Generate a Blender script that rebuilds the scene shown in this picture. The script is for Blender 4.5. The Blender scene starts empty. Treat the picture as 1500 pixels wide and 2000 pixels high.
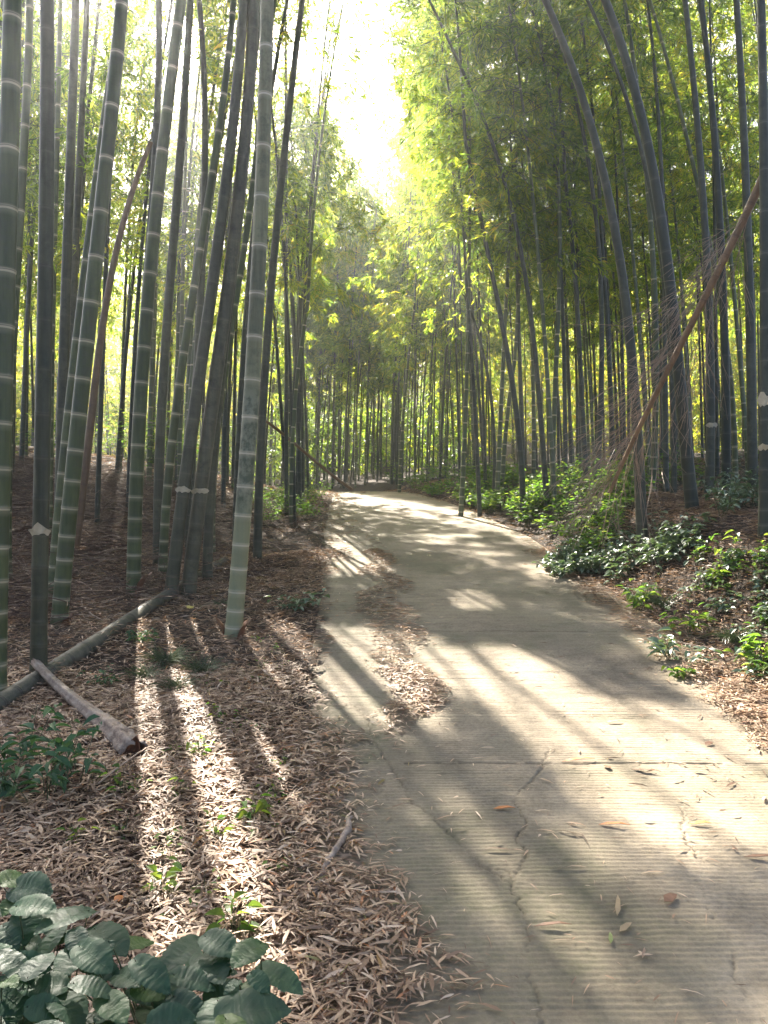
import bpy, math, random
import numpy as np
from mathutils import Vector

R = math.radians
rng = np.random.default_rng(7)
random.seed(7)
scene = bpy.context.scene
COL = scene.collection

# ------------------------------------------------------------------ camera, sky, sun, exposure
CZ = 1.55            # eye height above the path
F = 1483.0           # focal length in photo pixels (photo is 1500 x 2000)
cam = bpy.data.cameras.new('camera')
cam.sensor_fit = 'VERTICAL'
cam.angle = 2 * math.atan(1000 / F)
cam.clip_start = 0.05
cam.clip_end = 2000
cam_o = bpy.data.objects.new('camera', cam)
cam_o.location = (0, 0, CZ)
cam_o.rotation_euler = (R(90), 0, 0)
COL.objects.link(cam_o)
scene.camera = cam_o

SUN_AZ = R(-15.8)    # seen left of straight ahead
SUN_EL = R(40)
SUN = np.array([math.sin(SUN_AZ) * math.cos(SUN_EL), math.cos(SUN_AZ) * math.cos(SUN_EL), math.sin(SUN_EL)])
world = bpy.data.worlds.new('World')
scene.world = world
world.use_nodes = True
wn = world.node_tree
bg = wn.nodes['Background']
sky = wn.nodes.new('ShaderNodeTexSky')
sky.sky_type = 'NISHITA'
sky.sun_disc = False
sky.sun_elevation = SUN_EL
sky.sun_rotation = SUN_AZ
sky.air_density = 1.0
sky.dust_density = 6.0
sky.ozone_density = 0.4
wb = wn.nodes.new('ShaderNodeMix'); wb.data_type = 'RGBA'; wb.blend_type = 'MULTIPLY'; wb.inputs[0].default_value = 1
wb.inputs[7].default_value = (.97, 1.0, 1.05, 1)
wn.links.new(sky.outputs[0], wb.inputs[6]); wn.links.new(wb.outputs[2], bg.inputs[0])
bg.inputs[1].default_value = 0.06
sl = bpy.data.lights.new('sun', 'SUN')
sl.energy = 5.0
sl.angle = R(0.53)
sl.color = (1.0, 0.92, 0.80)
so = bpy.data.objects.new('sun', sl)
so.rotation_euler = Vector(SUN).to_track_quat('Z', 'Y').to_euler()
so.location = (0, 0, 20)
COL.objects.link(so)
scene.view_settings.view_transform = 'Standard'
scene.view_settings.look = 'None'
scene.view_settings.gamma = 1
scene.view_settings.exposure = 2.62
scene.cycles.max_bounces = 8
scene.cycles.transparent_max_bounces = 8
scene.cycles.use_denoising = True
scene.cycles.volume_max_steps = 64

# ------------------------------------------------------------------ helpers
def tag(o, label=None, cat=None, group=None, kind=None):
    if label: o['label'] = label
    if cat: o['category'] = cat
    if group: o['group'] = group
    if kind: o['kind'] = kind
    return o

def empty(name, loc, label, cat, group=None):
    o = bpy.data.objects.new(name, None)
    o.empty_display_size = 0.1
    o.location = [float(v) for v in loc]
    COL.objects.link(o)
    return tag(o, label, cat, group)

def mesh(name, V, faces_idx, loop_starts, mats, parent=None, attrs=None, smooth=False, matidx=None):
    """V (n,3) world coords; flat face indices with loop starts; parent is an empty (coords made local)."""
    V = np.asarray(V, dtype=np.float32).reshape(-1, 3)
    if parent is not None:
        V = V - np.array(parent.location, dtype=np.float32)
    me = bpy.data.meshes.new(name)
    me.vertices.add(len(V)); me.vertices.foreach_set('co', V.ravel())
    idx = np.asarray(faces_idx, dtype=np.int32).ravel()
    st = np.asarray(loop_starts, dtype=np.int32).ravel()
    me.loops.add(len(idx)); me.loops.foreach_set('vertex_index', idx)
    me.polygons.add(len(st)); me.polygons.foreach_set('loop_start', st)
    if matidx is not None: me.polygons.foreach_set('material_index', np.asarray(matidx, dtype=np.int32))
    me.update(calc_edges=True)
    me.polygons.foreach_set('use_smooth', np.full(len(st), bool(smooth)))
    if attrs:
        for k, a in attrs.items():
            at = me.attributes.new(k, 'FLOAT', 'POINT')
            at.data.foreach_set('value', np.asarray(a, dtype=np.float32).ravel())
    for m in (mats if isinstance(mats, (list, tuple)) else [mats]): me.materials.append(m)
    o = bpy.data.objects.new(name, me)
    COL.objects.link(o)
    if parent is not None: o.parent = parent
    return o

class Geo:
    """collects pieces that become ONE mesh"""
    def __init__(s): s.V = []; s.I = []; s.S = []; s.A = []; s.M = []; s.n = 0; s.l = 0
    def add(s, V, I, S, A=None, m=0):
        V = np.asarray(V, dtype=np.float32).reshape(-1, 3)
        if len(V) == 0: return
        s.V.append(V); s.I.append(np.asarray(I).ravel() + s.n); s.S.append(np.asarray(S).ravel() + s.l)
        s.A.append(np.zeros(len(V)) if A is None else np.asarray(A).ravel()); s.M.append(np.full(len(np.ravel(S)), m))
        s.n += len(V); s.l += len(np.ravel(I))
    def build(s, name, mats, parent=None, attr='rnd', smooth=False):
        return mesh(name, np.concatenate(s.V), np.concatenate(s.I), np.concatenate(s.S), mats, parent,
                    {attr: np.concatenate(s.A)}, smooth, np.concatenate(s.M))

def quads_grid(nr, nc, wrap=False):
    r = np.arange(nr - 1)[:, None]
    c = np.arange(nc if wrap else nc - 1)[None, :]
    c2 = (c + 1) % nc
    q = np.stack([r * nc + c, r * nc + c2, (r + 1) * nc + c2, (r + 1) * nc + c], -1).reshape(-1, 4)
    return q

def norm(v): return v / (np.linalg.norm(v, axis=-1, keepdims=True) + 1e-9)

# leaf templates: (u along, v across, w up) and faces
T_RHOMB = (np.array([[0, 0, 0], [.4, -.5, .03], [1, 0, 0], [.4, .5, .03]]), [[0, 1, 2, 3]])
T_SIX = (np.array([[0, 0, 0], [.28, -.5, .04], [.28, .5, .04], [.68, -.36, .05], [.68, .36, .05], [1, 0, -.03]]),
         [[0, 1, 2], [1, 3, 4, 2], [3, 5, 4]])
def _broad(n=9, heart=.0, fold=.10, droop=.12, teeth=.05):
    us = np.linspace(0, 1, n); V = []; faces = []
    for i, u in enumerate(us):
        w = 0.5 * (math.sin(math.pi * min(1, u ** 0.72)) ** 0.8 if 0 < u < 1 else 0.0)
        if i % 2: w *= 1 + teeth * 2
        z = -droop * (u - .3) ** 2 * 1.6
        back = heart * (1 - u) ** 6
        V += [[u, 0, z], [u - back - .03 * (w > 0), -w, z + fold * w], [u - back - .03 * (w > 0), w, z + fold * w]]
    for i in range(n - 1):
        a = 3 * i; b = 3 * (i + 1)
        if i == 0: faces += [[a, b + 1, b], [a, b, b + 2]]
        elif i == n - 2: faces += [[a, a + 1, b], [a, b, a + 2]]
        else: faces += [[a, a + 1, b + 1, b], [a, b, b + 2, a + 2]]
    return np.array(V), faces
T_BROAD = _broad(5, 0, .3, .2, 0)
def _serr(n=33):
    us = np.linspace(0, 1, n); V = []; faces = []
    for i, u in enumerate(us):
        w = 1.26 * .5 * 2 * (u ** .5) * (1 - u) ** .85 * .5 * 2 if 0 < u < 1 else 0
        w = min(w, .5)
        z = -.22 * (u - .3) ** 2
        tooth = (1.045 if i % 2 else .985)
        rip = .006 * math.sin(u * 19)
        for f in (0, .5, 1): V.append([u - .10 * f * (1 - u) ** 5 + .05 * f * w - (.03 * f if 0 < u < .15 else 0), -w * f * (tooth if f == 1 else 1), z + (.20 * f - .16 * f * f) * w * 2 + rip * f])
        for f in (.5, 1): V.append([u - .10 * f * (1 - u) ** 5 + .05 * f * w - (.03 * f if 0 < u < .15 else 0), w * f * (tooth if f == 1 else 1), z + (.20 * f - .16 * f * f) * w * 2 + rip * f])
    for i in range(n - 1):
        a = 5 * i; b = 5 * (i + 1)
        faces += [[a, a + 1, b + 1, b], [a + 1, a + 2, b + 2, b + 1], [a, b, b + 3, a + 3], [a + 3, b + 3, b + 4, a + 4]]
    return np.array(V), faces
T_SERR = _serr()

def leaves(T, P, D, N, L, W):
    """many copies of template T; P base, D direction, N rough normal, L length, W width -> V, I, S"""
    TV, TF = T
    n = len(P)
    D = norm(D); S = norm(np.cross(D, N)); N = np.cross(S, D)
    L = np.broadcast_to(np.asarray(L), (n,)); W = np.broadcast_to(np.asarray(W), (n,))
    V = (P[:, None, :] + (L[:, None] * TV[None, :, 0])[..., None] * D[:, None, :]
         + (W[:, None] * TV[None, :, 1])[..., None] * S[:, None, :]
         + (L[:, None] * TV[None, :, 2])[..., None] * N[:, None, :])
    flat = np.concatenate([np.array(f) for f in TF]); lens = np.array([len(f) for f in TF])
    st = np.concatenate([[0], np.cumsum(lens)[:-1]])
    k = len(TV)
    I = (np.arange(n)[:, None] * k + flat[None, :]).ravel()
    S_ = (np.arange(n)[:, None] * len(flat) + st[None, :]).ravel()
    return V.reshape(-1, 3), I, S_, k

def tubes(PL, RAD, sides=3):
    """PL (n,k,3) polylines -> thin tubes"""
    n, k, _ = PL.shape
    T = norm(np.gradient(PL, axis=1))
    ref = np.where(np.abs(T[..., 2:3]) > .9, np.array([1., 0, 0]), np.array([0, 0, 1.]))
    A = norm(np.cross(T, ref)); B = np.cross(T, A)
    RAD = np.broadcast_to(RAD, (n, k))
    an = np.arange(sides) * 2 * math.pi / sides
    V = PL[:, :, None, :] + RAD[:, :, None, None] * (np.cos(an)[None, None, :, None] * A[:, :, None, :] + np.sin(an)[None, None, :, None] * B[:, :, None, :])
    q = quads_grid(k, sides, True)
    I = (np.arange(n)[:, None, None] * k * sides + q[None]).reshape(-1)
    S_ = np.arange(len(I) // 4) * 4
    return V.reshape(-1, 3), I, S_

def vnoise(x, y, f, seed=0):
    """smooth value noise in [0,1]"""
    x = np.asarray(x, float) * f + 1000.3; y = np.asarray(y, float) * f + 1000.7
    xi = np.floor(x).astype(np.int64); yi = np.floor(y).astype(np.int64); fx = x - xi; fy = y - yi
    fx = fx * fx * (3 - 2 * fx); fy = fy * fy * (3 - 2 * fy)
    def h(a, b):
        v = (a * 374761393 + b * 668265263 + seed * 982451653) & 0x7fffffff
        v = ((v ^ (v >> 13)) * 1274126177) & 0x7fffffff
        return ((v ^ (v >> 16)) & 0xffff) / 65535.0
    return (h(xi, yi) * (1 - fx) + h(xi + 1, yi) * fx) * (1 - fy) + (h(xi, yi + 1) * (1 - fx) + h(xi + 1, yi + 1) * fx) * fy
def fbm(x, y, f, seed=0): return .55 * vnoise(x, y, f, seed) + .3 * vnoise(x, y, f * 2.1, seed + 1) + .15 * vnoise(x, y, f * 4.3, seed + 2)
def sstep(t): t = np.clip(t, 0, 1); return t * t * (3 - 2 * t)
def softp(t): return np.where(t > 20, t, np.log1p(np.exp(np.minimum(t, 20))))

# ------------------------------------------------------------------ lie of the land
_ry = [-8, 2, 4.6, 7.5, 11.2, 15, 19, 24, 30, 40]
_rl = [-.40, -.45, -.47, -.62, -.93, -1.12, -1.28, -2.6, -6.2, -14]
_rr = [2.25, 2.25, 2.22, 2.22, 2.15, 1.75, 1.05, 0.1, -3.1, -11]
def xl(y): return np.interp(y, _ry, _rl)
def xr(y): return np.interp(y, _ry, _rr)
def base(y): return .105 * y - .095 * 1.5 * softp((y - 20.5) / 1.5) + .30 * 5 * softp((y - 46) / 5)
def ground(x, y):
    x = np.asarray(x, float); y = np.asarray(y, float)
    u = x - xr(y); k = np.interp(y, [0, 3, 6, 9, 14, 19, 26], [.55, .75, 1, .95, .6, .4, .3])
    up = np.clip(u, 0, None)
    rr_ = .75 * k * sstep(up / .95) + .11 * np.clip(up - .9, 0, 9)
    v = np.clip(xl(y) - x, 0, None)
    ll = .26 * np.clip(v - .8, 0, None) * sstep((y - 6) / 7); ll = 2.2 * (1 - np.exp(-ll / 2.2))
    off = sstep((np.maximum(up, v)) / .5)
    bump = off * ((fbm(x, y, .9, 3) - .5) * .16 + (fbm(x, y, 4, 9) - .5) * .05)
    return base(y) + rr_ + ll + bump - .03 * off
def terrain(x, y):
    """the soil sheet: sunk under the concrete"""
    ins = np.minimum(x - xl(y), xr(y) - x)
    return ground(x, y) - .07 * sstep(ins / .06)
def ray(px, py, d): return np.array([(px - 750) / F * d, d, CZ - (py - 1000) / F * d])
def hit(px, py, dmin=1.0, lift=0.0):
    d = dmin
    while d < 70:
        p = ray(px, py, d)
        if p[2] <= ground(p[0], p[1]) + lift: return p
        d += .01 if d < 6 else .03
    return ray(px, py, 70)
def px_of(P): return 750 + P[:, 0] / np.maximum(P[:, 1], .05) * F, 1000 - (P[:, 2] - CZ) / np.maximum(P[:, 1], .05) * F

def inpoly(x, y, poly):
    x = np.asarray(x); y = np.asarray(y); c = np.zeros(x.shape, bool); n = len(poly)
    for i in range(n):
        x1, y1 = poly[i]; x2, y2 = poly[(i + 1) % n]
        if y1 == y2: continue
        c ^= ((y1 > y) != (y2 > y)) & (x < (x2 - x1) * (y - y1) / (y2 - y1) + x1)
    return c
# open places in the canopy: where the sun comes through to the ground (given by the sunlit places on the
# ground, in photo pixels) ... (polygon, share of leaves missing)
LIT = [
    ([(860, 1262), (1010, 1252), (1110, 1290), (1150, 1350), (1330, 1375), (1520, 1420), (1700, 1600), (1500, 1680), (1250, 1680), (1140, 1600), (1070, 1500), (1000, 1430), (940, 1370), (850, 1340)], 1.0),
    ([(610, 1200), (870, 1262), (950, 1400), (1120, 1600), (1500, 1660), (1900, 1700), (2400, 2100), (2000, 2300), (1100, 2100), (740, 1480), (590, 1340)], .58),
    ([(500, 1200), (880, 1240), (880, 1440), (720, 1430), (620, 1390), (540, 1300)], 1.0),
    ([(225, 1210), (470, 1210), (560, 1350), (620, 1600), (700, 2050), (300, 2050), (225, 1700), (220, 1450)], 1.0),
    ([(1210, 1215), (1330, 1260), (1600, 1300), (1700, 1500), (1500, 1500), (1360, 1400)], 1.0),
    ([(1340, 1060), (1600, 1050), (1600, 1330), (1400, 1260), (1180, 1160), (1200, 1100)], .9),
    ([(870, 1150), (960, 1150), (980, 1190), (880, 1190)], .95),
    ([(620, 1055), (700, 1060), (790, 1120), (640, 1130)], .95),
    ([(680, 962), (860, 968), (860, 990), (690, 985)], .1),
    ([(820, 1040), (900, 1045), (900, 1062), (830, 1062)], .9),
    ([(1050, 930), (1260, 930), (1260, 1040), (1080, 1020)], .85),
    ([(900, 925), (1050, 925), (1050, 975), (920, 975)], .6),
]
GAP = [
    ([(612, -300), (600, 90), (640, 150), (690, 190), (700, 270), (770, 270), (800, 235), (765, 130), (745, 60), (735, -300)], .8),
    ([(560, -300), (590, 120), (640, 260), (700, 330), (740, 400), (830, 420), (815, 200), (770, -300)], .12),
    ([(750, 400), (850, 380), (860, 600), (790, 600)], .1),
]
def carve(P):
    """True where a leaf stays"""
    keep = np.ones(len(P), bool)
    r = rng.random(len(P))
    px, py = px_of(P)
    for poly, pr in GAP: keep &= ~(inpoly(px, py, poly) & (r < pr))
    # where this leaf's shadow falls
    t = (P[:, 2] - base(P[:, 1])) / (SUN[2])
    for _ in range(3):
        G = P - SUN[None] * t[:, None]
        t = t + (G[:, 2] - ground(G[:, 0], G[:, 1])) / (SUN[2] + .1 * SUN[1])
    G = P - SUN[None] * t[:, None]
    ok = (G[:, 1] > 1.2) & (G[:, 1] < 30)
    gx, gy = px_of(G)
    for poly, pr in LIT: keep &= ~(ok & inpoly(gx, gy, poly) & (r < pr))
    keep &= ~((G[:, 1] <= 1.2) & (r < .5))
    return keep

# ------------------------------------------------------------------ materials
def nt(name):
    m = bpy.data.materials.new(name); m.use_nodes = True
    t = m.node_tree; b = t.nodes['Principled BSDF']; return m, t, b, t.nodes['Material Output']
def ramp(t, stops, src):
    r = t.nodes.new('ShaderNodeValToRGB'); e = r.color_ramp.elements
    while len(e) < len(stops): e.new(.5)
    for i, (p, c) in enumerate(stops): e[i].position = p; e[i].color = (*c, 1)
    t.links.new(src, r.inputs[0]); return r.outputs[0]
def attr(t, n):
    a = t.nodes.new('ShaderNodeAttribute'); a.attribute_name = n; return a.outputs['Fac']
def noise(t, scale, detail=4, rough=.6, vec=None, stretch=None):
    n = t.nodes.new('ShaderNodeTexNoise'); n.inputs['Scale'].default_value = scale
    n.inputs['Detail'].default_value = detail; n.inputs['Roughness'].default_value = rough
    tc = t.nodes.new('ShaderNodeTexCoord'); s = tc.outputs['Object']
    if stretch:
        mp = t.nodes.new('ShaderNodeMapping'); mp.inputs['Scale'].default_value = stretch
        t.links.new(s, mp.inputs[0]); s = mp.outputs[0]
    t.links.new(s, n.inputs['Vector']); return n.outputs['Fac']
def mixc(t, a, b, f, mode='MIX'):
    m = t.nodes.new('ShaderNodeMix'); m.data_type = 'RGBA'; m.blend_type = mode
    for s, v in ((6, a), (7, b), (0, f)):
        if isinstance(v, (int, float)): m.inputs[s].default_value = v
        elif isinstance(v, tuple): m.inputs[s].default_value = (*v, 1)
        else: t.links.new(v, m.inputs[s])
    return m.outputs[2]
def math_(t, op, a, b=None, clamp=False):
    m = t.nodes.new('ShaderNodeMath'); m.operation = op; m.use_clamp = clamp
    for s, v in ((0, a), (1, b)):
        if v is None: continue
        if isinstance(v, (int, float)): m.inputs[s].default_value = v
        else: t.links.new(v, m.inputs[s])
    return m.outputs[0]
def bump(t, b, h, strength=.5, dist=.01):
    n = t.nodes.new('ShaderNodeBump'); n.inputs['Strength'].default_value = strength; n.inputs['Distance'].default_value = dist
    t.links.new(h, n.inputs['Height']); t.links.new(n.outputs[0], b.inputs['Normal']); return n
def leafmat(name, stops, tstops, trans=.5, rough=.45, spec=.5, vein=False):
    m, t, b, out = nt(name)
    r = attr(t, 'rnd')
    c = ramp(t, stops, r)
    t.links.new(c, b.inputs['Base Color']); b.inputs['Roughness'].default_value = rough
    b.inputs['Specular IOR Level'].default_value = spec
    tr = t.nodes.new('ShaderNodeBsdfTranslucent'); t.links.new(ramp(t, tstops, r), tr.inputs[0])
    mx = t.nodes.new('ShaderNodeMixShader'); mx.inputs[0].default_value = trans
    t.links.new(b.outputs[0], mx.inputs[1]); t.links.new(tr.outputs[0], mx.inputs[2]); t.links.new(mx.outputs[0], out.inputs[0])
    return m
M_LEAF = leafmat('bamboo_foliage', [(0, (.03, .08, .022)), (.5, (.055, .12, .022)), (.85, (.10, .15, .03)), (1, (.20, .17, .04))],
                 [(0, (.12, .22, .03)), (.42, (.36, .52, .04)), (.75, (.76, .80, .06)), (1, (.95, .72, .08))], .58, .40)
M_LEAF2 = leafmat('bush_foliage', [(0, (.04, .09, .025)), (.6, (.06, .13, .03)), (1, (.12, .18, .03))],
                  [(0, (.12, .26, .03)), (.6, (.22, .42, .04)), (1, (.42, .50, .06))], .5, .6, .2)
M_BROAD = leafmat('broad_leaf', [(0, (.045, .10, .05)), (.5, (.06, .125, .06)), (1, (.09, .16, .07))],
                  [(0, (.06, .16, .04)), (1, (.12, .26, .05))], .22, .55, .3)
def vein_mat():
    m, t, b, out = nt('veined_leaf')
    r = attr(t, 'rnd'); lu = attr(t, 'lu'); lv = attr(t, 'lv')
    c = ramp(t, [(0, (.018, .048, .030)), (.5, (.028, .068, .040)), (.88, (.040, .088, .046)), (1, (.08, .13, .04))], r)
    av = math_(t, 'ABSOLUTE', lv)
    ph = math_(t, 'SUBTRACT', math_(t, 'MULTIPLY', lu, 8.0), math_(t, 'MULTIPLY', av, 5.5))
    side = math_(t, 'ABSOLUTE', math_(t, 'SUBTRACT', math_(t, 'FRACT', ph), .5))
    sv = math_(t, 'MULTIPLY', math_(t, 'SUBTRACT', .10, side, True), 9, True)
    mv = math_(t, 'MULTIPLY', math_(t, 'SUBTRACT', .022, av, True), 60, True)
    v = math_(t, 'MAXIMUM', sv, mv)
    c = mixc(t, c, (.10, .15, .08), math_(t, 'MULTIPLY', v, .12))
    n = noise(t, 30, 5, .7)
    c = mixc(t, c, ramp(t, [(.3, (.7, .7, .7)), (.7, (1.25, 1.25, 1.2))], n), 1.0, 'MULTIPLY')
    t.links.new(c, b.inputs['Base Color']); b.inputs['Roughness'].default_value = .48; b.inputs['Specular IOR Level'].default_value = .32
    h = math_(t, 'SUBTRACT', math_(t, 'MULTIPLY', n, .6), v)
    bump(t, b, h, .22, .0012)
    tr = t.nodes.new('ShaderNodeBsdfTranslucent'); t.links.new(mixc(t, (.06, .17, .03), (.12, .26, .04), n), tr.inputs[0])
    mx = t.nodes.new('ShaderNodeMixShader'); mx.inputs[0].default_value = .25
    t.links.new(b.outputs[0], mx.inputs[1]); t.links.new(tr.outputs[0], mx.inputs[2]); t.links.new(mx.outputs[0], out.inputs[0])
    return m
M_PALE = leafmat('pale_sheen_leaf', [(0, (.09, .14, .09)), (.6, (.15, .21, .14)), (1, (.24, .29, .20))],
                 [(0, (.12, .22, .06)), (1, (.25, .35, .10))], .25, .42, .6)  # leaf colour lightened to stand in for the sky's pale sheen
M_BRIGHT = leafmat('fresh_leaf', [(0, (.06, .13, .03)), (1, (.11, .19, .03))], [(0, (.16, .34, .03)), (1, (.38, .50, .06))], .6, .4)
M_LITTER = leafmat('dry_leaf', [(0, (.06, .035, .024)), (.22, (.14, .083, .055)), (.45, (.30, .195, .122)), (.70, (.51, .36, .235)), (.88, (.65, .51, .38)), (.94, (.50, .20, .08)), (1, (.17, .17, .06))],
                   [(0, (.14, .07, .04)), (.5, (.34, .20, .11)), (1, (.45, .25, .08))], .22, .55, .4)
M_VEIN = vein_mat()
M_GRASS = leafmat('grass_blade', [(0, (.05, .09, .04)), (1, (.14, .17, .09))], [(0, (.12, .2, .05)), (1, (.3, .36, .12))], .35, .35, .7)

def simple(name, stops, scale, rough=.7, stretch=None, bs=.4, bd=.01, spec=.4):
    m, t, b, out = nt(name)
    n = noise(t, scale, 6, .65, None, stretch)
    t.links.new(ramp(t, stops, n), b.inputs['Base Color']); b.inputs['Roughness'].default_value = rough
    b.inputs['Specular IOR Level'].default_value = spec
    if bs: bump(t, b, n, bs, bd)
    return m
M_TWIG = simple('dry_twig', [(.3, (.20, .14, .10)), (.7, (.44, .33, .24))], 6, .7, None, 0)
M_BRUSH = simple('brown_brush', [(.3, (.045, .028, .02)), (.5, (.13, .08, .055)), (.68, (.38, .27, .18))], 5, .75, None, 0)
M_STEM = simple('green_stem', [(.3, (.05, .07, .03)), (.7, (.10, .12, .05))], 8, .6, None, 0)
M_BRANCH = simple('branch', [(.3, (.05, .06, .035)), (.7, (.10, .11, .06))], 3, .6, None, 0)
M_SHEATH = simple('brown_sheath', [(.3, (.08, .035, .022)), (.55, (.19, .09, .05)), (.75, (.28, .15, .09))], 7, .6, (1, 1, .2), .5, .01)
M_SCAR = simple('pale_cut_bark', [(.3, (.45, .40, .28)), (.7, (.68, .62, .48))], 18, .7)
M_WOOD = simple('weathered_wood', [(.25, (.09, .06, .045)), (.45, (.27, .20, .15)), (.75, (.48, .40, .32))], 14, .75, (1, 1, 1), .9, .02)

def culmmat(name, lo, hi, ringc, dark, lichen=0.0, rough=.42):
    m, t, b, out = nt(name)
    n1 = noise(t, 1.3, 4, .6, None, (1, 1, .5)); n2 = noise(t, 28, 3, .7, None, (1, 1, .06))
    oi = t.nodes.new('ShaderNodeObjectInfo')
    f = math_(t, 'ADD', math_(t, 'MULTIPLY', n1, .6), math_(t, 'MULTIPLY', oi.outputs['Random'], .4))
    c = ramp(t, [(.25, lo), (.75, hi)], f)
    streak = ramp(t, [(.3, (.72, .72, .72)), (.7, (1.15, 1.15, 1.15))], n2)
    c = mixc(t, c, streak, 1.0, 'MULTIPLY')
    c = mixc(t, c, ramp(t, [(0, (.80, .80, .78)), (1, (1.2, 1.18, 1.12))], attr(t, 'tone')), 1.0, 'MULTIPLY')
    n3 = noise(t, 9, 6, .75)
    c = mixc(t, c, dark, ramp(t, [(.47, (0, 0, 0)), (.66, (.8, .8, .8))], n3))
    if lichen:
        n4 = noise(t, 14, 5, .7, None, (1, 1, .7)); geo = t.nodes.new('ShaderNodeSeparateXYZ')
        tc = t.nodes.new('ShaderNodeTexCoord'); t.links.new(tc.outputs['Object'], geo.inputs[0])
        hz = geo.outputs['Z']
        low = ramp(t, [(.0, (1, 1, 1)), (.46, (.85, .85, .85)), (.56, (0, 0, 0))], math_(t, 'MULTIPLY', hz, .25))
        c = mixc(t, c, (.30, .31, .18), math_(t, 'MULTIPLY', low, .62))
        band = ramp(t, [(.22, (0, 0, 0)), (.27, (1, 1, 1)), (.46, (1, 1, 1)), (.49, (0, 0, 0))], math_(t, 'MULTIPLY', hz, .25))
        pl = mixc(t, (.07, .085, .055), (.25, .25, .17), ramp(t, [(.42, (0, 0, 0)), (.58, (1, 1, 1))], n4))
        c = mixc(t, c, pl, math_(t, 'MULTIPLY', band, .8))
    ring = attr(t, 'ring')
    c = mixc(t, c, ringc, ring)
    t.links.new(c, b.inputs['Base Color']); b.inputs['Roughness'].default_value = rough
    b.inputs['Specular IOR Level'].default_value = .4
    bump(t, b, n2, .25, .003)
    return m
M_GREEN = culmmat('green_culm', (.075, .095, .040), (.135, .15, .070), (.50, .44, .30), (.07, .08, .05))
M_HERO = culmmat('pale_green_culm', (.13, .135, .075), (.22, .215, .125), (.66, .58, .42), (.09, .10, .06), lichen=1)
M_OLD = culmmat('old_glare_grey_culm', (.065, .070, .042), (.13, .122, .08), (.20, .17, .12), (.045, .045, .03), rough=.45)  # kept lighter for left culms, their glare left in the colour
M_DARK = culmmat('dark_culm', (.036, .044, .030), (.085, .088, .062), (.17, .16, .12), (.03, .035, .025), rough=.42)
M_DRY = culmmat('dry_tan_culm', (.24, .15, .09), (.36, .24, .15), (.16, .10, .07), (.14, .09, .06))
M_ORANGE = culmmat('dead_orange_culm', (.28, .17, .095), (.44, .29, .17), (.16, .10, .065), (.17, .11, .07))
M_LOG = culmmat('weathered_grey_culm', (.10, .09, .065), (.22, .20, .155), (.06, .05, .04), (.035, .045, .022), rough=.6)

def soil_mat():
    m, t, b, out = nt('soil')
    n = noise(t, 3, 8, .7); n2 = noise(t, 40, 6, .75)
    c = ramp(t, [(.3, (.03, .022, .015)), (.6, (.07, .048, .032)), (.8, (.11, .08, .05))], n)
    c = mixc(t, c, ramp(t, [(.3, (.35, .35, .35)), (.7, (1.5, 1.4, 1.3))], n2), 1.0, 'MULTIPLY')
    t.links.new(c, b.inputs['Base Color']); b.inputs['Roughness'].default_value = .95
    bump(t, b, n2, 1.0, .04); return m
M_SOIL = soil_mat()
def concrete_mat():
    m, t, b, out = nt('concrete')
    n = noise(t, 1.1, 6, .65); n2 = noise(t, 60, 5, .75); n3 = noise(t, 5, 8, .8)
    c = ramp(t, [(.3, (.195, .155, .11)), (.55, (.30, .245, .175)), (.75, (.39, .325, .24))], n)
    c = mixc(t, c, ramp(t, [(.3, (.72, .72, .72)), (.7, (1.18, 1.18, 1.18))], n2), 1.0, 'MULTIPLY')
    c = mixc(t, c, ramp(t, [(.32, (.62, .61, .56)), (.5, (.95, .95, .93)), (.68, (1.15, 1.14, 1.1))], n3), 1.0, 'MULTIPLY')
    c = mixc(t, c, (.09, .09, .045), math_(t, 'MULTIPLY', attr(t, 'moss'), ramp(t, [(.4, (.15, .15, .15)), (.62, (1, 1, 1))], n3)))
    c = mixc(t, c, (.05, .035, .022), attr(t, 'dirt'))
    t.links.new(c, b.inputs['Base Color']); b.inputs['Roughness'].default_value = .8
    b.inputs['Specular IOR Level'].default_value = .3
    bump(t, b, n2, .5, .006); return m
M_CONC = concrete_mat()

# ------------------------------------------------------------------ setting
def axis(segs):
    out = []
    for a, b, s in segs: out.append(np.arange(a, b, s))
    out.append([segs[-1][1]]); return np.concatenate(out)
gx = axis([(-160, -40, 12), (-40, -12, 2), (-12, -4, .25), (-4, 5, .07), (5, 12, .25), (12, 40, 2), (40, 160, 12)])
gy = axis([(-40, -8, 8), (-8, 0, 1), (0, 1.4, .2), (1.4, 9, .06), (9, 26, .2), (26, 50, 1), (50, 400, 14)])
X, Y = np.meshgrid(gx, gy)
Z = terrain(X, Y)
q = quads_grid(len(gy), len(gx))
tag(mesh('ground', np.stack([X, Y, Z], -1), q, np.arange(len(q)) * 4, M_SOIL, smooth=True), kind='structure')

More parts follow.
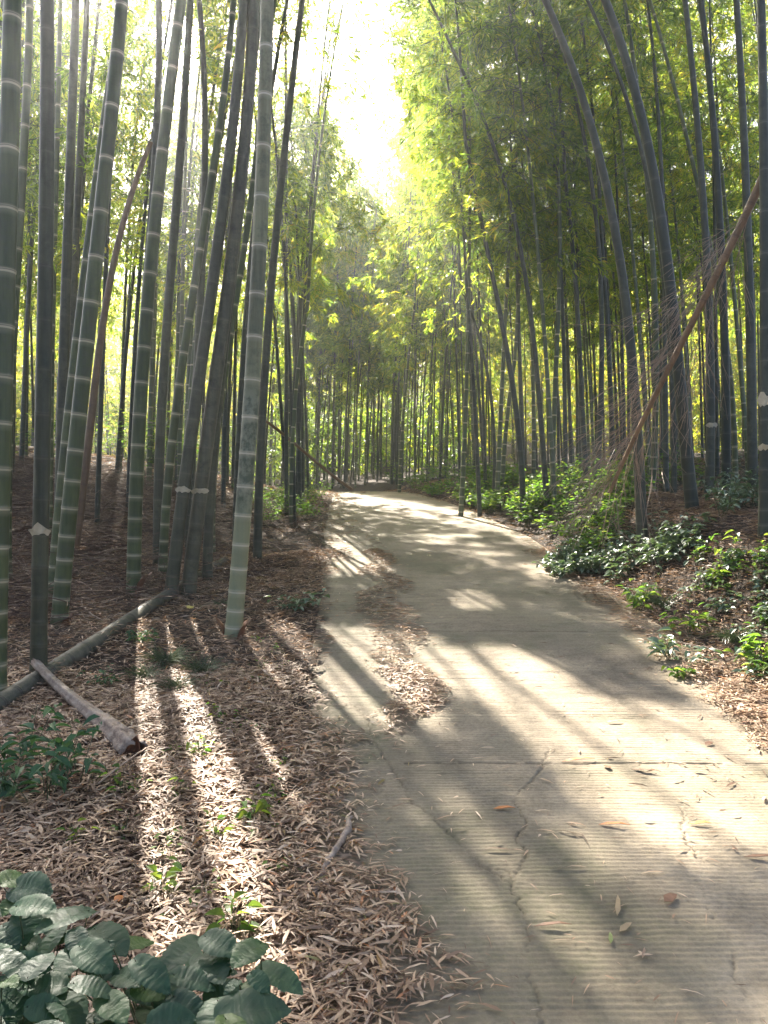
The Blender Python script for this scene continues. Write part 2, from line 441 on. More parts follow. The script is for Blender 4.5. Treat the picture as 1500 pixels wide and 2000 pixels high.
# the concrete path, its ribs, cracks and joints really modelled in the near part
CRACKS = [[(610, 1235), (690, 1262), (722, 1300)], [(690, 1370), (722, 1425), (760, 1490), (800, 1560), (850, 1600), (900, 1645), (935, 1690), (1000, 1735), (1030, 1800), (1018, 1860), (1030, 1930), (1045, 2010)],
          [(1072, 1468), (1060, 1500), (1040, 1525), (1000, 1558), (1026, 1600), (1020, 1660), (1002, 1700), (995, 1730)],
          [(940, 1690), (985, 1700), (1000, 1738)], [(1328, 1575), (1335, 1620), (1372, 1690), (1386, 1740), (1390, 1790), (1425, 1860), (1450, 1920), (1500, 2010)],
          [(1385, 1740), (1450, 1790), (1540, 1860)]]
def crack_pts():
    out = []
    for c in CRACKS:
        w = [hit(a, b)[:2] for a, b in c]
        for i in range(len(w) - 1):
            L = np.linalg.norm(w[i + 1] - w[i]); n = max(2, int(L / .006))
            tt = np.linspace(0, 1, n)[:, None]
            seg = w[i] * (1 - tt) + w[i + 1] * tt
            out.append(seg)
    P = np.concatenate(out)
    P[:, 0] += (vnoise(P[:, 0], P[:, 1], 7, 5) - .5) * .05 + (vnoise(P[:, 0], P[:, 1], 40, 6) - .5) * .022
    P[:, 1] += (vnoise(P[:, 0], P[:, 1], 11, 8) - .5) * .02
    return P
def road():
    yn = axis([(-6, 1.5, .25), (1.5, 6.2, .0065), (6.2, 10, .02), (10, 19, .08), (19, 34, .25)])
    nc = 400
    s = np.linspace(0, 1, nc)
    XX = xl(yn)[:, None] * (1 - s) + xr(yn)[:, None] * s
    YY = np.repeat(yn[:, None], nc, 1)
    Z0 = base(YY)
    ph = YY + .05 * (vnoise(XX, YY, .8, 21) - .5) + .016 * (vnoise(XX, YY, 4, 22) - .5) + .006 * (vnoise(XX, YY, 17, 27) - .5)
    w = 2 * math.pi / .0245
    amp = .0046 * (.35 + .9 * fbm(XX, YY, 1.7, 23)) * np.interp(YY, [1.5, 5.5, 9, 11], [1, 1, .5, 0]) * (.5 + .8 * vnoise(XX, YY * 30, 1.5, 24))
    rib = -np.abs(np.sin(ph * w / 2)) ** .7
    Zr = Z0 + amp * rib * 1.4 + .0012 * (vnoise(XX, YY, 45, 25) - .5) + .006 * (fbm(XX, YY, 1.2, 26) - .5)
    dirt = np.zeros_like(Zr)
    # cracks
    P = crack_pts(); cell = {}
    flat = np.stack([XX, YY], -1)
    D = np.full(XX.shape, 9.0)
    for p in P:
        j0 = np.searchsorted(yn, p[1] - .03); j1 = np.searchsorted(yn, p[1] + .03)
        fr = (p[0] - xl(p[1])) / (xr(p[1]) - xl(p[1])) * (nc - 1)
        i0 = max(0, int(fr) - 5); i1 = min(nc, int(fr) + 7)
        if i1 <= i0 or j1 <= j0: continue
        dd = np.hypot(flat[j0:j1, i0:i1, 0] - p[0], flat[j0:j1, i0:i1, 1] - p[1])
        D[j0:j1, i0:i1] = np.minimum(D[j0:j1, i0:i1], dd)
    wid = .012 * fbm(XX, YY, 5, 31) ** 2
    c = np.clip(1 - (D - wid * .2) / .0055, 0, 1) * sstep((fbm(XX, YY, 5, 44) - .25) / .3)
    Zr -= .009 * c; dirt = np.maximum(dirt, c * .5)
    # slab joints
    for yj in (hit(1100, 1490)[1], hit(760, 1232)[1], hit(760, 1075)[1], 17.0):
        dj = np.abs(YY - yj - .012 * (vnoise(XX, YY * 0, 3, 33) - .5) - .006 * (vnoise(XX, YY * 0, 25, 34) - .5))
        c = np.clip(1 - dj / .010, 0, 1) * (vnoise(XX, YY * 0, 12, 35) > .28)
        Zr -= .010 * c; dirt = np.maximum(dirt, c * .8)
    # broken, mossy left margin
    edge = np.clip(1 - (XX - xl(YY)) / .12, 0, 1)
    Zr -= .05 * edge * (fbm(XX, YY, 5, 40) > .52)
    dirt = np.maximum(dirt, np.clip(edge * 1.4 * fbm(XX, YY, 6, 41), 0, 1))
    moss = np.clip(1.15 - (XX - xl(YY)) / 1.15, 0, 1) * np.clip(fbm(XX, YY, 2.2, 42) * 1.8 - .35, 0, 1)
    moss = np.maximum(moss, np.clip((fbm(XX, YY, 1.3, 43) - .45) * 3.2, 0, .75))
    V = np.stack([XX, YY, Zr], -1)
    G = Geo(); g = V.reshape(-1, 3); q = quads_grid(len(yn), nc)
    n = len(g)
    # side skirts
    lft = V[:, 0].copy(); lft[:, 2] -= .12; rgt = V[:, -1].copy(); rgt[:, 2] -= .12
    allv = np.concatenate([g, lft, rgt])
    r = np.arange(len(yn) - 1)
    q1 = np.stack([r * nc, (r + 1) * nc, n + r + 1, n + r], -1)
    q2 = np.stack([(r + 1) * nc + nc - 1, r * nc + nc - 1, n + len(yn) + r, n + len(yn) + r + 1], -1)
    q = np.concatenate([q, q1, q2])
    z2 = np.zeros(len(lft) * 2) + .8
    o = mesh('path', allv, q, np.arange(len(q)) * 4, M_CONC, smooth=True,
             attrs={'dirt': np.concatenate([dirt.ravel(), z2]), 'moss': np.concatenate([moss.ravel(), z2])})
    tag(o, kind='structure')
road()

# ------------------------------------------------------------------ bamboo
LAST = {}
def culm_geo(C, r0, H, sides, ringk=1.0, fine=True, tip=.12, first=.09, cap=.40, pw=1.5):
    """C(s)->(n,3) centreline by arc height s; returns V,I,S,ring, nodes"""
    nodes = []; s = first * random.uniform(.8, 1.2); n = 0
    while s < H - .1:
        nodes.append(s); s += min(.13 + .021 * n, cap) * random.uniform(.93, 1.07); n += 1
    rows = [(-.15, 1.0, 0)]; prev = 0
    for k in nodes:
        q_ = random.uniform(.6, 1)
        if fine:
            rows += [((prev + k) / 2, 1, 0), (k - .055, .998, 0), (k - .017, .995, .22), (k - .012, 1.0, .85), (k - .004, 1.045, q_), (k, .98, .15), (k + .005, 1.06, q_ * .7), (k + .011, 1.015, .15), (k + .020, 1, 0)]
        else:
            rows += [(k - .022, 1, 0), (k - .014, 1.03, .7), (k + .002, 1.05, .7), (k + .008, 1, 0)]
        prev = k
    rows += [(H, 1, 0)]
    rows = np.array(rows); rows = rows[np.argsort(rows[:, 0], kind='stable')]
    s = rows[:, 0]
    P = C(s); T = norm(np.gradient(P, axis=0) if len(P) > 2 else P[1:] - P[:1])
    T = norm(C(s + .05) - C(s - .05))
    A = norm(np.cross(T, np.array([0, 1., 0]) + 0 * T)); B = np.cross(T, A)
    sc = np.clip(s / H, 0, 1)
    rad = r0 * (1 + .10 * np.exp(-np.clip(s, 0, 9) / .12)) * (1 - (1 - tip) * sc ** pw) * rows[:, 1]
    an = np.arange(sides) * 2 * math.pi / sides
    V = P[:, None] + rad[:, None, None] * (np.cos(an)[None, :, None] * A[:, None] + np.sin(an)[None, :, None] * B[:, None])
    q = quads_grid(len(s), sides, True)
    ring = np.repeat(rows[:, 2] * ringk, sides)
    tn = rng.random(len(nodes) + 2); tone = np.repeat(tn[np.clip(np.searchsorted(np.array(nodes) if nodes else np.array([0.]), s), 0, len(tn) - 1)], sides)
    LAST['tone'] = tone
    return V.reshape(-1, 3), q.ravel(), np.arange(len(q)) * 4, ring, np.array(nodes)

def crown_geo(C, H, s0, nodes, density=1.0, scale=1.0, blen=1.35, dist=30):
    """leafy branches from the nodes above s0"""
    ns = nodes[nodes > s0]
    if len(ns) < 3: ns = np.linspace(s0, H * .98, 14)
    ns = np.append(ns, H * .985)
    PL = []; LP = []; LD = []
    az0 = random.uniform(0, 6.28)
    for i, s in enumerate(ns):
        p = C(np.array([s]))[0]
        f = (s - s0) / (H - s0 + 1e-6)
        for k in range(2):
            az = az0 + i * math.pi + k * 1.1 + random.gauss(0, .35)
            L = blen * (1.0 - .55 * f) * (.55 + .45 * min(1, f * 5 + .2)) * random.uniform(.7, 1.2)
            out = np.array([math.cos(az), math.sin(az), 0])
            t = np.linspace(0, 1, 5)
            pl = p + out * (L * t * (1 - .12 * t))[:, None] + np.array([0, 0, 1.]) * (L * (.62 * t - .72 * t * t))[:, None]
            PL.append(pl)
            nc = max(4, int(22 * L / 1.3 * density))
            tt = random_t = rng.random(nc) ** .8 * .85 + .15
            ns_ = 7; ts = np.sort(rng.random(ns_) * .8 + .2)
            sb = np.stack([np.interp(ts, t, pl[:, j]) for j in range(3)], -1)
            sd = norm(out * .7 + rng.normal(0, .75, (ns_, 3)) + np.array([0, 0, -.15])) * (L * rng.uniform(.18, .42, ns_))[:, None]
            w_ = rng.integers(0, ns_, nc); u_ = rng.random(nc)[:, None] ** .7
            cp = sb[w_] + sd[w_] * u_ + np.array([0, 0, -.12]) * L * u_ ** 2 + rng.normal(0, .035, (nc, 3))
            off = norm(sd[w_])
            if dist < 18:
                for q_ in range(ns_):
                    uu = np.linspace(0, 1, 5)[:, None]
                    PL.append(sb[q_] + sd[q_] * uu + np.array([0, 0, -.12]) * L * uu ** 2)
            nl = 6
            d = np.repeat(norm(off + out * .2)[:, None], nl, 1) * .8 + rng.normal(0, .55, (nc, nl, 3)); d[..., 2] = d[..., 2] * .6 - .45
            LP.append((cp[:, None] + rng.normal(0, .025 * scale, (nc, nl, 3))).reshape(-1, 3)); LD.append(d.reshape(-1, 3))
    LP = np.concatenate(LP); LD = np.concatenate(LD); PL = np.array(PL)
    return LP, LD, PL

NB = [0, 0]
def bamboo(C, r0, H, s0, mat, label, group=None, name='bamboo', ringk=1.0, dist=8, density=1.0, crown=True, scale=None, blen=1.35, cull=True, cat='bamboo'):
    p0 = C(np.array([0.0]))[0]
    e = empty(name, p0, label, cat, group)
    near = dist < 10
    V, I, S, ring, nodes = culm_geo(C, r0, H, 20 if near else (10 if dist < 20 else 7), ringk, fine=near, pw=1.5 if p0[0] < 0 else .95)
    mesh('culm', V, I, S, mat, e, {'ring': ring, 'tone': LAST['tone']}, smooth=True)
    if crown:
        sc = scale or (1.0 + max(0, dist - 14) / 16)
        density = density / (1 + max(0, dist - 16) / 22)
        LP, LD, PL = crown_geo(C, H, s0, nodes, density, sc, blen, dist)
        keep = carve(LP); LP = LP[keep]; LD = LD[keep]
        mid = PL[:, 3]; kp = carve(mid); PL = PL[kp]
        G = Geo()
        n = len(LP)
        if n:
            NB[0] += n
            L = rng.uniform(.10, .17, n) * sc; W = L * rng.uniform(.15, .22, n)
            N = rng.normal(0, .6, (n, 3)) + np.array([0, 0, 1.])
            v, i, s, k = leaves(T_RHOMB, LP, LD, N, L, W)
            tone = random.uniform(-.14, .14)
            G.add(v, i, s, np.repeat(np.clip(rng.beta(2, 2.6, n) + tone + .55 * (vnoise(LP[:, 0] + LP[:, 1] * .7, LP[:, 2], 1.1, 5) - .5), 0, 1), k))
        if len(PL):
            v, i, s = tubes(PL, np.linspace(.007, .002, 5)[None] * (r0 / .05) ** .5, 3); G.add(v, i, s, None, 1)
        if G.n: G.build('crown', [M_LEAF, M_BRANCH], e)
    NB[1] += 1
    return e

def curve_px(pts, d, H, depthlean=0.0, toward=0.0):
    """a centreline through photo points at depth d, standing on the ground"""
    x0 = ray(pts[-1][0], pts[-1][1], d)[0]
    z0 = float(ground(x0, d))
    W = np.array([ray(a, b, d) for a, b in pts])
    z = np.append(W[:, 2], z0 - .02); x = np.append(W[:, 0], x0)
    ok = z >= z0 - .03; z = z[ok]; x = x[ok]
    deg = 3 if len(z) > 5 else (2 if len(z) > 2 else 1)
    w = np.ones(len(z)); w[-1] = 4
    cf = np.polyfit(z - z0, x, deg, w=w); pf = np.poly1d(cf); dp = pf.deriv()
    zt = z.max() - z0
    def C(s):
        s = np.asarray(s, float); si = np.clip(s, 0, zt)
        over = np.clip(s - zt, 0, None); sl = np.clip(float(dp(zt)), -.5, .5) if d < 12.2 else np.clip(float(dp(zt)), -.04, .04)
        xx = pf(si) + over * sl + np.clip(s, None, 0) * float(dp(0)) + np.sign(sl) * .012 * over ** 2
        return np.stack([xx, d + depthlean * s + toward * np.clip(s / H, 0, 1) ** 3, z0 + s - .012 * over ** 2], -1)
    return C
def curve_rand(x, y, H, lean, az, arch):
    z0 = float(ground(x, y)); a = np.array([math.cos(az), math.sin(az)])
    def C(s):
        s = np.asarray(s, float); t = np.clip(s / H, 0, 1); h = lean * s + arch * t ** 2.6
        return np.stack([x + a[0] * h, y + a[1] * h, z0 + s - .35 * arch * t ** 4], -1)
    return C

NEAR_L = 'tall bamboos in the near left stand'
NEAR_R = 'tall bamboos on the right bank'
MID_R = 'slender bamboos where the path bends'
# (points top to base in photo pixels, depth, width px, material, ringk, height, crown start, label, group)
NAMED = [
 ([(27, 0), (22, 200), (14, 450), (8, 700), (-5, 1100), (-10, 1340)], 4.6, 41, M_GREEN, 1, 12, 7, 'very thick ringed green bamboo cut off by the left border of the photo', NEAR_L),
 ([(62, 0), (52, 200), (42, 450), (25, 650), (14, 960)], 7.6, 19, M_GREEN, .9, 12, 7, 'slim ringed bamboo standing right behind the thick bamboo at the left border', NEAR_L),
 ([(92, 0), (91, 300), (87, 650), (82, 900), (79, 1040), (75, 1311)], 4.9, 31, M_OLD, .25, 12.5, 7, 'thick smooth brownish grey bamboo with a torn white scar beside the fallen log', NEAR_L),
 ([(119, 0), (115, 160), (109, 400), (104, 600), (97, 930)], 9.5, 12, M_GREEN, 1, 12, 6.5, 'thin ringed bamboo just right of the smooth grey bamboo with the white scar', NEAR_L),
 ([(149, 0), (141, 200), (133, 420), (129, 650), (120, 850), (115, 960)], 8.0, 21, M_OLD, .3, 13, 7, 'dark straight bamboo without rings left of the leaning pair of ringed bamboos', NEAR_L),
 ([(171, 0), (160, 210), (152, 380), (146, 520), (139, 700), (128, 950)], 9.0, 16, M_OLD, .5, 12.5, 6.5, 'dark slim bamboo crossing behind the leaning pair of ringed bamboos', NEAR_L),
 ([(236, 0), (222, 130), (209, 290), (190, 450), (182, 540), (168, 675), (154, 821), (137, 957), (128, 1068), (115, 1217)], 6.1, 31, M_GREEN, 1, 12.5, 7, 'thick green bamboo with bright rings leaning right, front one of the leaning pair', NEAR_L),
 ([(196, 280), (183, 362), (172, 470), (147, 675), (136, 778), (121, 931), (107, 1068), (98, 1183)], 6.7, 18, M_GREEN, 1, 11.5, 6.5, 'thinner ringed bamboo hugging the left side of the thick leaning green one', NEAR_L),
 ([(311, 0), (307, 200), (298, 400), (286, 560), (276, 700), (262, 930)], 8.6, 17, M_OLD, .4, 13, 7, 'dark upright bamboo just left of the evenly ringed bamboo with the brown sheath', NEAR_L),
 ([(358, 0), (344, 100), (331, 200), (316, 320), (307, 420), (298, 520), (288, 620), (279, 722), (273, 812), (268, 889), (265, 991), (264, 1098), (261, 1158)], 7.2, 27, M_GREEN, 1, 12.5, 7, 'evenly ringed green bamboo with a brown sheath at its foot behind the fallen log', NEAR_L),
 ([(368, 60), (358, 213), (348, 341), (337, 469), (331, 597), (320, 714), (313, 842), (309, 949)], 8.4, 19, M_OLD, .3, 13, 7, 'dark bamboo directly right of the evenly ringed bamboo with the sheath', NEAR_L),
 ([(388, 0), (396, 150), (401, 260), (397, 400), (393, 530), (386, 700), (375, 900), (368, 1020)], 8.9, 16, M_OLD, .4, 12, 6.5, 'wavy dark bamboo whose top bends back to the left', NEAR_L),
 ([(461, 0), (447, 100), (438, 180), (425, 280), (414, 370), (400, 450), (384, 540), (362, 671), (350, 769), (339, 855), (328, 949), (318, 1025)], 8.0, 17, M_GREEN, 1, 12, 6.5, 'slim brightly ringed bamboo leaning right across the left stand', NEAR_L),
 ([(474, 0), (464, 150), (450, 300), (433, 420), (415, 520), (399, 640), (386, 778), (371, 880), (358, 966), (341, 1085), (333, 1145)], 7.2, 25, M_OLD, .3, 12.5, 7, 'smooth grey bamboo with a white notch, left one of the notched pair', NEAR_L),
 ([(499, 0), (489, 150), (479, 260), (466, 400), (449, 560), (433, 693), (412, 799), (401, 889), (390, 966), (378, 1055), (367, 1128)], 7.3, 28, M_OLD, .3, 13, 7, 'smooth grey bamboo with a white notch, right and thicker one of the notched pair', NEAR_L),
 ([(486, 240), (462, 480), (440, 660), (416, 906), (405, 1098)], 7.9, 19, M_OLD, .3, 12, 6.5, 'dark bamboo showing behind the right side of the notched pair', NEAR_L),
 ([(500, 300), (480, 469), (467, 555), (446, 671), (433, 770), (422, 880), (414, 1000)], 9.5, 14, M_GREEN, 1, 12, 6, 'slim ringed bamboo leaning right between the notched pair and the pale bamboo', NEAR_L),
 ([(521, 0), (516, 171), (512, 299), (506, 427), (503, 555), (498, 675), (491, 778), (484, 885), (474, 991), (465, 1098), (456, 1205), (455, 1235)], 5.85, 33, M_HERO, 1, 12.5, 7, 'thick pale bamboo with white rings and lichen at the leafy edge of the path', NEAR_L),
 ([(591, 0), (576, 128), (563, 235), (550, 341), (540, 448), (531, 555), (522, 690), (512, 830), (503, 960)], 9.2, 17, M_OLD, .3, 13, 7, 'dark bamboo rising behind the pale lichened bamboo and leaning towards the sky gap', NEAR_L),
 ([(488, 520), (478, 671), (467, 863), (460, 960)], 10.5, 13, M_OLD, .4, 12, 6, 'dark slim bamboo close behind the left side of the pale lichened bamboo', NEAR_L),
 ([(600, 600), (592, 654), (581, 724), (572, 840), (569, 943)], 13, 8, M_GREEN, 1, 12, 5, 'thin ringed bamboo beside the fallen slanting pole left of the path', MID_R),
 ([(810, 600), (794, 732), (784, 889), (780, 955)], 21, 7, M_GREEN, 1, 12, 5, 'thin ringed bamboo standing where the path disappears', MID_R),
 ([(918, 280), (916, 480), (914, 656), (913, 745), (908, 848), (900, 947)], 14, 10, M_GREEN, 1, 13, 6.5, 'straight pinkish ringed bamboo at the left side of the bright gap', MID_R),
 ([(912, 560), (920, 703), (929, 827), (937, 943)], 14, 9, M_OLD, .5, 12, 6, 'dark bamboo crossing the straight ringed one left of the bright gap', MID_R),
 ([(900, 560), (926, 629), (939, 674), (953, 736), (962, 798), (964, 943)], 15, 8, M_OLD, .4, 10, 5, 'dark bamboo bending left in the middle of the bright gap', MID_R),
 ([(990, 560), (984, 703), (978, 807), (970, 951)], 14.5, 10, M_GREEN, 1, 12, 6, 'sunlit ringed bamboo at the right side of the bright gap', MID_R),
 ([(1006, 700), (993, 798), (980, 943)], 15.5, 9, M_GREEN, 1, 11, 6, 'pale ringed bamboo close behind the sunlit one at the bright gap', MID_R),
 ([(906, 272), (920, 328), (938, 420), (960, 532), (976, 620), (990, 691), (1003, 765), (1017, 869), (1021, 964)], 12.5, 13, M_OLD, .3, 12, 6.5, 'thick dark bamboo leaning strongly left over the green bushes', MID_R),
 ([(1008, 450), (1013, 641), (1020, 848), (1022, 950)], 15.5, 10, M_OLD, .4, 12, 6, 'upright dark bamboo behind the thick one leaning over the bushes', MID_R),
 ([(924, 192), (952, 256), (972, 320), (992, 380), (1008, 448), (1024, 540), (1038, 640), (1048, 735), (1058, 842), (1070, 957)], 12, 12, M_OLD, .3, 13, 7, 'long dark bamboo arching left from beside the yellow leaves', MID_R),
 ([(1060, 120), (1072, 180), (1082, 280), (1090, 400), (1094, 520), (1090, 650), (1084, 735), (1078, 842), (1080, 966)], 12, 11, M_GREEN, 1, 13, 7.5, 'ringed bamboo with a gentle curve next to the yellow leaves', MID_R),
 ([(1030, 480), (1042, 690), (1040, 840), (1042, 950)], 16, 9, M_GREEN, .8, 12, 6, 'slender greenish bamboo between the arching dark one and the ringed curved one', MID_R),
 ([(1104, 340), (1116, 440), (1126, 580), (1133, 693), (1137, 799), (1146, 932)], 12.5, 12, M_OLD, .4, 12, 6.5, 'dark bamboo right of the yellow leaves with a straight lower half', NEAR_R),
 ([(1120, 180), (1140, 280), (1156, 360), (1166, 440), (1172, 560), (1174, 696), (1173, 820), (1165, 949)], 12, 12, M_OLD, .4, 13, 7, 'dark bamboo curving left at the top behind the dry twigs', NEAR_R),
 ([(1064, 0), (1092, 68), (1124, 148), (1148, 220), (1176, 328), (1196, 432), (1216, 552), (1231, 671), (1240, 757), (1243, 842), (1250, 970), (1255, 1008)], 8.0, 22, M_OLD, .35, 12, 7.5, 'thick grey bamboo arching far left out of the top of the photo', NEAR_R),
 ([(1186, 0), (1216, 92), (1244, 180), (1268, 280), (1284, 380), (1300, 480), (1314, 600), (1324, 690), (1330, 778), (1342, 885), (1353, 987)], 7.9, 25, M_OLD, .35, 12.5, 7.5, 'thick grey bamboo arching left, right hand neighbour of the far leaning one', NEAR_R),
 ([(1148, 8), (1176, 64), (1204, 132), (1228, 208), (1248, 280), (1264, 360), (1284, 456), (1300, 560), (1310, 700), (1316, 940)], 9.5, 12, M_OLD, .5, 12, 7, 'slim dark bamboo arching left just behind the thick grey arching one', NEAR_R),
 ([(1342, 68), (1354, 180), (1364, 320), (1374, 440), (1384, 560), (1386, 693), (1385, 820), (1385, 957)], 9.2, 18, M_OLD, .4, 12, 7, 'bamboo with a white cut mark on its lower culm', NEAR_R),
 ([(1438, 40), (1448, 180), (1454, 280), (1456, 420), (1460, 560), (1468, 693), (1470, 885)], 9.2, 20, M_OLD, .3, 12.5, 7, 'straight dark bamboo next to the scarred trunk at the right border', NEAR_R),
 ([(1486, 0), (1492, 280), (1493, 680), (1496, 778), (1493, 1034)], 6.2, 23, M_OLD, .5, 12, 7, 'thick scarred bamboo standing at the right border of the photo', NEAR_R),
 ([(1400, 560), (1415, 650), (1427, 757), (1436, 906)], 9.8, 11, M_GREEN, 1, 12, 6.5, 'slim pale ringed bamboo leaning left between two dark thick ones', NEAR_R),
 ([(1274, 500), (1278, 671), (1282, 820), (1272, 949)], 10.5, 14, M_GREEN, .8, 12, 6.5, 'ringed bamboo behind the lower end of the orange leaning pole', NEAR_R),
 ([(1297, 500), (1299, 693), (1301, 949)], 11, 12, M_OLD, .4, 12.5, 6.5, 'straight dark bamboo a hand right of the ringed one behind the orange pole', NEAR_R),
 ([(1395, 300), (1410, 560), (1415, 693), (1418, 932)], 9.6, 18, M_OLD, .25, 12.5, 7, 'thick very dark bamboo behind the slim pale ringed leaning one', NEAR_R),
 ([(1176, 500), (1188, 693), (1198, 906)], 12.5, 11, M_OLD, .4, 12, 6.5, 'dark bamboo leaning slightly left under the dry twigs', NEAR_R),
]
made = []
for pts, d, w, mat, rk, H, s0, lab, grp in NAMED:
    C = curve_px(pts, d, H, random.uniform(-.01, .01))
    if mat is M_OLD and pts[-1][0] > 800: mat = M_DARK  # right culms get the darker copy, without the glare-lightened tone
    e = bamboo(C, w / F * d / 2, H, s0 - (1.5 if grp == MID_R else 0), mat, lab, grp, ringk=rk, dist=d, blen=1.5 if grp != MID_R else 1.9, density=1.0 if grp != MID_R else 1.7)
    made.append((e, C, w / F * d / 2))

def scatter(n, pxr, yr, mind, labs, grp, Hr, s0r, rr, dens=1.0, tries=4000, lean_to=None):
    """labs: [(right limit in photo px, label)]"""
    pts = []
    k = 0
    while len(pts) < n and k < tries:
        k += 1
        y = math.sqrt(random.uniform(yr[0] ** 2, yr[1] ** 2)); px = random.uniform(*pxr); x = (px - 750) / F * y
        if xl(y) - .5 < x < xr(y) + .5: continue
        if any((x - a) ** 2 + (y - b) ** 2 < mind ** 2 for a, b in pts): continue
        pts.append((x, y))
    for x, y in pts:
        px = 750 + x / y * F
        lab = next(l for lim, l in labs if px < lim)
        H = random.uniform(*Hr); to = lean_to if lean_to is not None else random.uniform(0, 6.28)
        az = to + random.gauss(0, .7)
        C = curve_rand(x, y, H, abs(random.gauss(.02, .03)), az, random.uniform(.3, 1.6))
        ringed = random.random() < .33
        lab = ('thin pale ringed ' if ringed else 'thin dark ') + lab
        bamboo(C, random.uniform(*rr), H, random.uniform(*s0r), M_GREEN if ringed else M_DARK, lab, grp, ringk=.8 if ringed else .35, dist=y, density=dens)
    return pts
LB_L = [(60, 'background bamboo seen past the thick one at the left border'), (120, 'background bamboo standing behind the leaning ringed pair'), (210, 'background bamboo behind the dry tan dead bamboo'),
        (300, 'background bamboo near the ringed one with the brown sheath'), (410, 'background bamboo behind the pair with white notches'), (999, 'background bamboo just left of the pale lichened bamboo')]
LB_C = [(600, 'bamboo of the far stand just right of the pale lichened bamboo'), (680, 'bamboo of the far stand above the foot of the slanting dead pole'), (780, 'bamboo of the far stand straight above the end of the path'), (999, 'bamboo of the far stand between the path end and the bright gap')]
LB_G = [(960, 'bamboo far off inside the bright gap'), (1080, 'bamboo far off behind the arching ones right of the gap')]
LB_R = [(1160, 'background bamboo right of the yellow glowing plant'), (1260, 'background bamboo behind the fan of dry twigs'), (1360, 'background bamboo behind the two thick arching ones'), (1450, 'background bamboo behind the one with the white cut'), (1999, 'background bamboo behind the scarred one at the right border')]
LB_S = [(1999, 'bamboo among the bushes left of the far path')]
scatter(58, (-60, 500), (9.5, 25), .62, LB_L, 'background bamboos of the left stand', (11, 14.5), (2.6, 5.0), (.03, .048), lean_to=0, dens=.8)
scatter(78, (500, 885), (21, 36), .55, LB_C, 'bamboos of the dense stand behind the bend', (11, 15), (3.0, 6.5), (.025, .042), lean_to=0, dens=1.15)
scatter(20, (880, 1075), (21, 34), .7, LB_G, 'distant bamboos behind the bright gap', (10, 13), (3.5, 6), (.025, .04), lean_to=math.pi, dens=.9)
scatter(58, (1075, 1570), (11, 25), .62, LB_R, 'background bamboos of the right bank', (11, 14.5), (2.8, 5.2), (.03, .048), lean_to=math.pi, dens=1.0)
scatter(10, (560, 760), (12.5, 20), .9, LB_S, 'bamboos left of the far path', (11, 13), (4.5, 6.5), (.028, .04), lean_to=math.pi)

scatter(12, (610, 790), (24, 33), .8, LB_C, 'bamboos of the dense stand behind the bend', (14.5, 18), (4, 6.5), (.03, .045), lean_to=0, dens=1.2)
scatter(5, (862, 955), (15, 20), .8, LB_G, 'distant bamboos behind the bright gap', (14.5, 17), (6, 8), (.03, .042), lean_to=math.pi, dens=1.9)
scatter(5, (520, 600), (14, 19), .8, LB_S, 'bamboos left of the far path', (14, 16.5), (6, 8), (.03, .042), lean_to=0, dens=1.6)
# the far forest: one mass nobody could count
def far_forest():
    G = Geo(); PL = []
    for i in range(480):
        y = random.uniform(33, 75); px = random.uniform(-250, 1750); x = (px - 750) / F * y
        H = random.uniform(9, 15); C = curve_rand(x, y, H, .03, random.uniform(0, 6.28), random.uniform(.3, 1.5))
        s = np.linspace(0, H, 8); PL.append(C(s))
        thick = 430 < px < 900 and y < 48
        nd = np.arange(.3, random.uniform(2.5, 5), .45) if thick else np.arange(random.uniform(.4, 2.4), H, .5)
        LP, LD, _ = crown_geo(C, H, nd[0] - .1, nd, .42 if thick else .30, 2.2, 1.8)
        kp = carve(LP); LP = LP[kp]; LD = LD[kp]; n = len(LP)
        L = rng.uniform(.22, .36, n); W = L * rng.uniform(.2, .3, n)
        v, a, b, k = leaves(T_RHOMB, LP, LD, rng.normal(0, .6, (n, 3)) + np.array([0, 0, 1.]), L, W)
        G.add(v, a, b, np.repeat(np.clip(rng.beta(2, 2, n) + (random.uniform(-.35, -.1) if thick else random.uniform(0, .3)), 0, 1), k))  # leaf colour darkened in the thicket, yellowed elsewhere to imitate sunlit glow
        NB[0] += n
    v, a, b = tubes(np.array(PL), np.linspace(.045, .01, 8)[None], 5); G.add(v, a, b, None, 1)
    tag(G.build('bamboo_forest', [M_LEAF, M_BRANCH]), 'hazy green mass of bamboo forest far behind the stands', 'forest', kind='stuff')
far_forest()

# ------------------------------------------------------------------ details on the named bamboos
def find(txt): return next(m for m in made if txt in m[0]['label'])
def scar(m, h, side=0.0, w=.05, hh=.05):
    """a torn flap of pale bark round the front of the culm at height h"""
    e, C, r = m
    n = 9; G = Geo()
    an = np.linspace(-1.25, 1.25, n) - math.pi / 2 + side
    c = C(np.array([h]))[0]
    up = hh * (.35 + .65 * rng.random(n)) * np.sin(np.linspace(.15, 2.99, n)); dn = -hh * .35 * (.4 + rng.random(n))
    out = r * 1.05 + .012 * rng.random(n)
    top = np.stack([c[0] + np.cos(an) * (out + .012), c[1] + np.sin(an) * (out + .012), c[2] + up], -1)
    bot = np.stack([c[0] + np.cos(an) * r * 1.03, c[1] + np.sin(an) * r * 1.03, c[2] + dn], -1)
    back = np.stack([c[0] + np.cos(an) * r * .95, c[1] + np.sin(an) * r * .95, c[2] + up * .8], -1)
    V = np.concatenate([bot, top, back]); q = quads_grid(3, n)
    return mesh('scar', V, q, np.arange(len(q)) * 4, M_SCAR, e)
def h_at(m, py):
    z = CZ - (py - 1000) / F * m[0].location[1]; return z - m[0].location[2]
m = find('torn white scar'); scar(m, h_at(m, 1038), .2, hh=.07)
